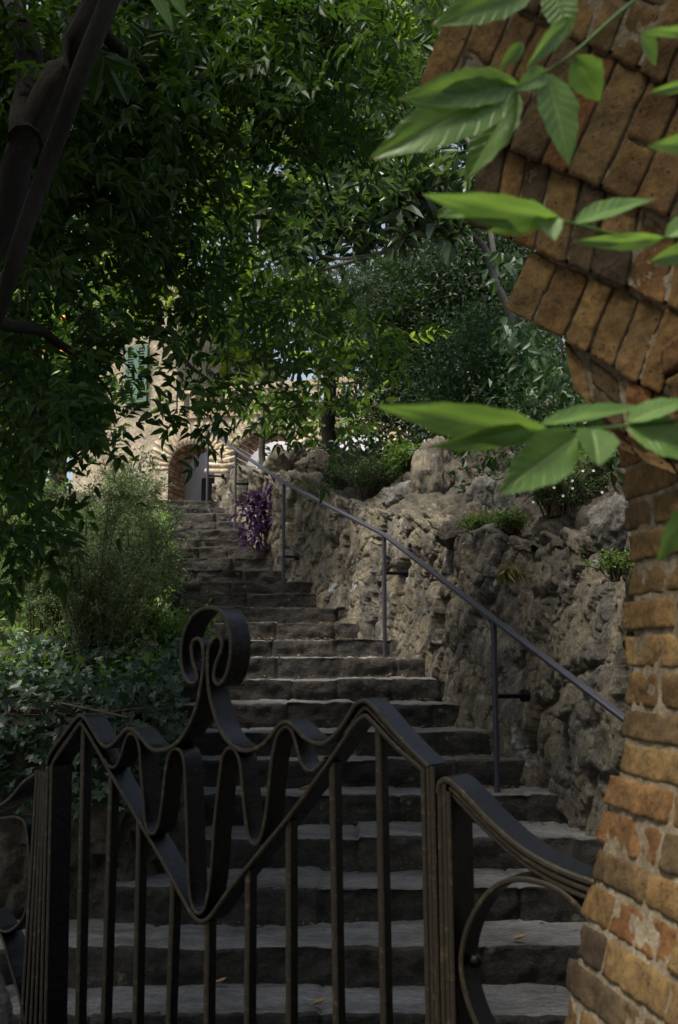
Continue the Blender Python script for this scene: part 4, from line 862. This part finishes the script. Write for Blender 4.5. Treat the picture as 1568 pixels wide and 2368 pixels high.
def spray(label, leaves, stem, d):
    t = thing('leaf_spray', label, 'leaves', tuple(P(*stem[0], d)), 'leaf sprays in the foreground')
    m = MB(); p = spline([P(x, y, d+dd) for x, y, dd in [(q[0], q[1], q[2] if len(q) > 2 else 0) for q in stem]], 5); m.tube(p, np.linspace(.0022, .0013, len(p)), 6); part('stalk', m.mesh(), MT['leafB'], t)
    for k, (b, tp, w, roll, d1) in enumerate(leaves):
        m = MB(); big_leaf(m, b, tp, w, d, d+d1, roll, seed=k*2.3+d*7); me = m.mesh(); a = me.attributes.new('luv', 'FLOAT_VECTOR', 'POINT'); a.data.foreach_set('vector', [q for i_ in range(57) for j_ in range(-5, 6) for q in (i_/56, j_/5, 0.)]); part('leaflet', me, MT['fore'], t)
spray('topmost spray of broad green leaves hanging across the upper brick arch', [((1196, 195), (929, 221), 88, .25, -.04), ((1194, 205), (861, 353), 128, .1, -.03), ((1198, 214), (1072, 416), 96, -.2, .03), ((1264, 170), (1322, 378), 96, .15, .0), ((1330, 130), (1389, 236), 84, -.4, .03), ((1264, 165), (1196, 205), 52, .3, -.02), ((1236, -30), (1003, 50), 96, .2, -.02), ((1316, 40), (1226, 152), 44, .5, -.02), ((1278, -30), (1316, 82), 84, -.2, 0), ((1210, 100), (1156, 160), 34, .4, 0), ((1484, 80), (1520, 150), 52, .2, .02)], [(1520, -40), (1420, 40), (1330, 120), (1264, 165), (1194, 202)], 1.05)
spray('middle spray of pale green leaves seen almost edge-on before the arch', [((1294, 510), (984, 458), 74, .75, -.05), ((1200, 496), (1016, 486), 62, -.5, -.03), ((1262, 510), (1128, 540), 40, .9, 0), ((1256, 495), (1286, 552), 62, .2, -.02), ((1329, 516), (1522, 440), 58, .5, .04), ((1534, 552), (1338, 566), 40, .8, -.04), ((1540, 548), (1640, 490), 56, .4, 0), ((1600, 575), (1508, 606), 46, .5, -.02)], [(1660, 540), (1540, 550), (1440, 545), (1330, 518), (1256, 500)], 1.0)
spray('lowest spray of long bright green leaves pointing left over the wall', [((1270, 1002), (876, 948), 84, .55, -.06), ((1236, 990), (1000, 1042), 56, .7, -.04), ((1332, 1008), (1158, 1138), 112, .1, -.03), ((1368, 990), (1388, 1074), 100, .25, -.02), ((1250, 982), (1526, 916), 52, .7, .06), ((1450, 986), (1625, 1050), 112, .4, 0), ((1450, 975), (1600, 915), 60, .6, 0)], [(1660, 960), (1540, 975), (1450, 985), (1366, 992), (1260, 996)], .98)
spray('small leaf tips entering at the right edge beside the upper bricks', [((1620, 70), (1486, 78), 26, .9, -.03), ((1620, 185), (1508, 218), 30, .9, -.03), ((1620, 325), (1508, 341), 44, .7, -.03)], [(1640, 40), (1630, 180), (1622, 330)], .9)
spray('single green leaf hanging at the right edge in front of the pier', [((1592, 1170), (1524, 1300), 60, .3, 0)], [(1640, 1090), (1600, 1160)], 1.0)
spray('dim leaf tips hanging into the top edge at the left', [((345, -40), (402, 66), 34, .2, 0), ((380, -50), (432, 40), 36, .1, 0), ((330, -50), (372, 22), 24, .3, 0)], [(350, -120), (360, -50)], 1.5)
# fallen leaves
for x, y, i, lab in ((735, 2328, 0, 'curled brown leaf on the lowest visible step between the gate bars'), (505, 2276, 0, 'dry brown leaf at the back of the lowest step behind the gate chevron'), (895, 1789, 5, 'dry brown leaf on the step just right of the gate peak'), (700, 1835, 4, 'dry leaf on the step behind the right wave of the gate'), (1245, 2241, 1, 'small whitish leaf on the step under the iron scroll'), (1058, 1630, 8, 'tiny pale leaf on the step near the wall')):
    zt_ = zs(i)+.02; r = ray(x, y); k = (zt_-EYE)/r[2] if abs(r[2]) > 1e-4 else DN[i]/r[1]; p = r*k; p[2] += EYE; p[1] = min(max(p[1], DN[i]+.05), DN[i+1]-.04)
    m = MB(); L = .07 if i < 5 else .06; c = RNG.normal(size=2)*.3; A_ = np.array([.9, c[0], .12]); A_ = nrm(A_)*L; Bn = nrm(np.cross([0, 0, 1], A_))*L*.25; q = p-A_/2
    m.add([q, q+A_*.35+Bn+[0, 0, .012], q+A_*.35, q+A_*.35-Bn+[0, 0, .016], q+A_*.72+Bn*.7+[0, 0, .02], q+A_*.72+[0, 0, .006], q+A_*.72-Bn*.7+[0, 0, .015], q+A_+[0, 0, .022]], [tuple(f) for f in F8.tolist()])
    me = m.mesh(); o = obj('fallen_leaf', me, MT['dry']); me.transform(Matrix.Translation(-Vector(p))); o.location = p; tag(o, lab, 'leaf', 'fallen leaves on the steps')
lt = []
for _ in range(900):
    i = int(RNG.integers(0, 14)); d = DN[i+1]-.03-abs(RNG.normal())*.09; x = RNG.uniform(left_x(d)+.1, wall_x(d)-.05) if RNG.random() < .6 else (wall_x(d)-.05-abs(RNG.normal())*.15)
    if d > DN[i]+.04: lt.append((x, d, zs(i)+.012))
lt = np.array(lt); tag(obj('leaf_litter', leaf_mesh(lt, rdir(len(lt), 1, (0, 0, .1))*[1, 1, .25], rdir(len(lt), .3, (0, 0, 1)), .012+.03*RNG.random(len(lt))**2, .012), MT['dry']), kind='stuff')
# ------------------------------------------------------------------ light, sky, camera
w = bpy.data.worlds.new('World'); SC.world = w; w.use_nodes = True; nt = w.node_tree; bg = nt.nodes['Background']
sky = nt.nodes.new('ShaderNodeTexSky'); sky.sky_type = 'NISHITA'; sky.sun_disc = False; EL, AZ = math.radians(63), math.radians(234)
sky.sun_elevation = EL; sky.sun_rotation = AZ; sky.dust_density = 4; sky.air_density = 1.2
hs = nt.nodes.new('ShaderNodeHueSaturation'); hs.inputs['Saturation'].default_value = .65
nt.links.new(sky.outputs[0], hs.inputs['Color']); nt.links.new(hs.outputs[0], bg.inputs[0]); bg.inputs[1].default_value = .125
sd = bpy.data.lights.new('sun', 'SUN'); sd.energy = 4.6; sd.angle = math.radians(20); sd.color = (1, .93, .82)
so = bpy.data.objects.new('sun', sd); COL.objects.link(so)
sv = Vector((math.sin(AZ)*math.cos(EL), math.cos(AZ)*math.cos(EL), math.sin(EL))); so.rotation_euler = sv.to_track_quat('Z', 'Y').to_euler(); so.location = sv*40
cam = bpy.data.cameras.new('camera'); co = bpy.data.objects.new('camera', cam); COL.objects.link(co); SC.camera = co
co.location = (0, 0, EYE); co.rotation_euler = (math.pi/2+TH, 0, 0); cam.sensor_fit = 'VERTICAL'; cam.sensor_height = 36; cam.lens = 3700/3775*36
SC.cycles.use_denoising = True
cam.clip_start = .05; cam.clip_end = 2000; cam.dof.use_dof = True; cam.dof.focus_distance = 5.0; cam.dof.aperture_fstop = 6.3
vs = SC.view_settings; vs.view_transform = 'Standard'; vs.look = 'None'; vs.exposure = .62; vs.gamma = 1
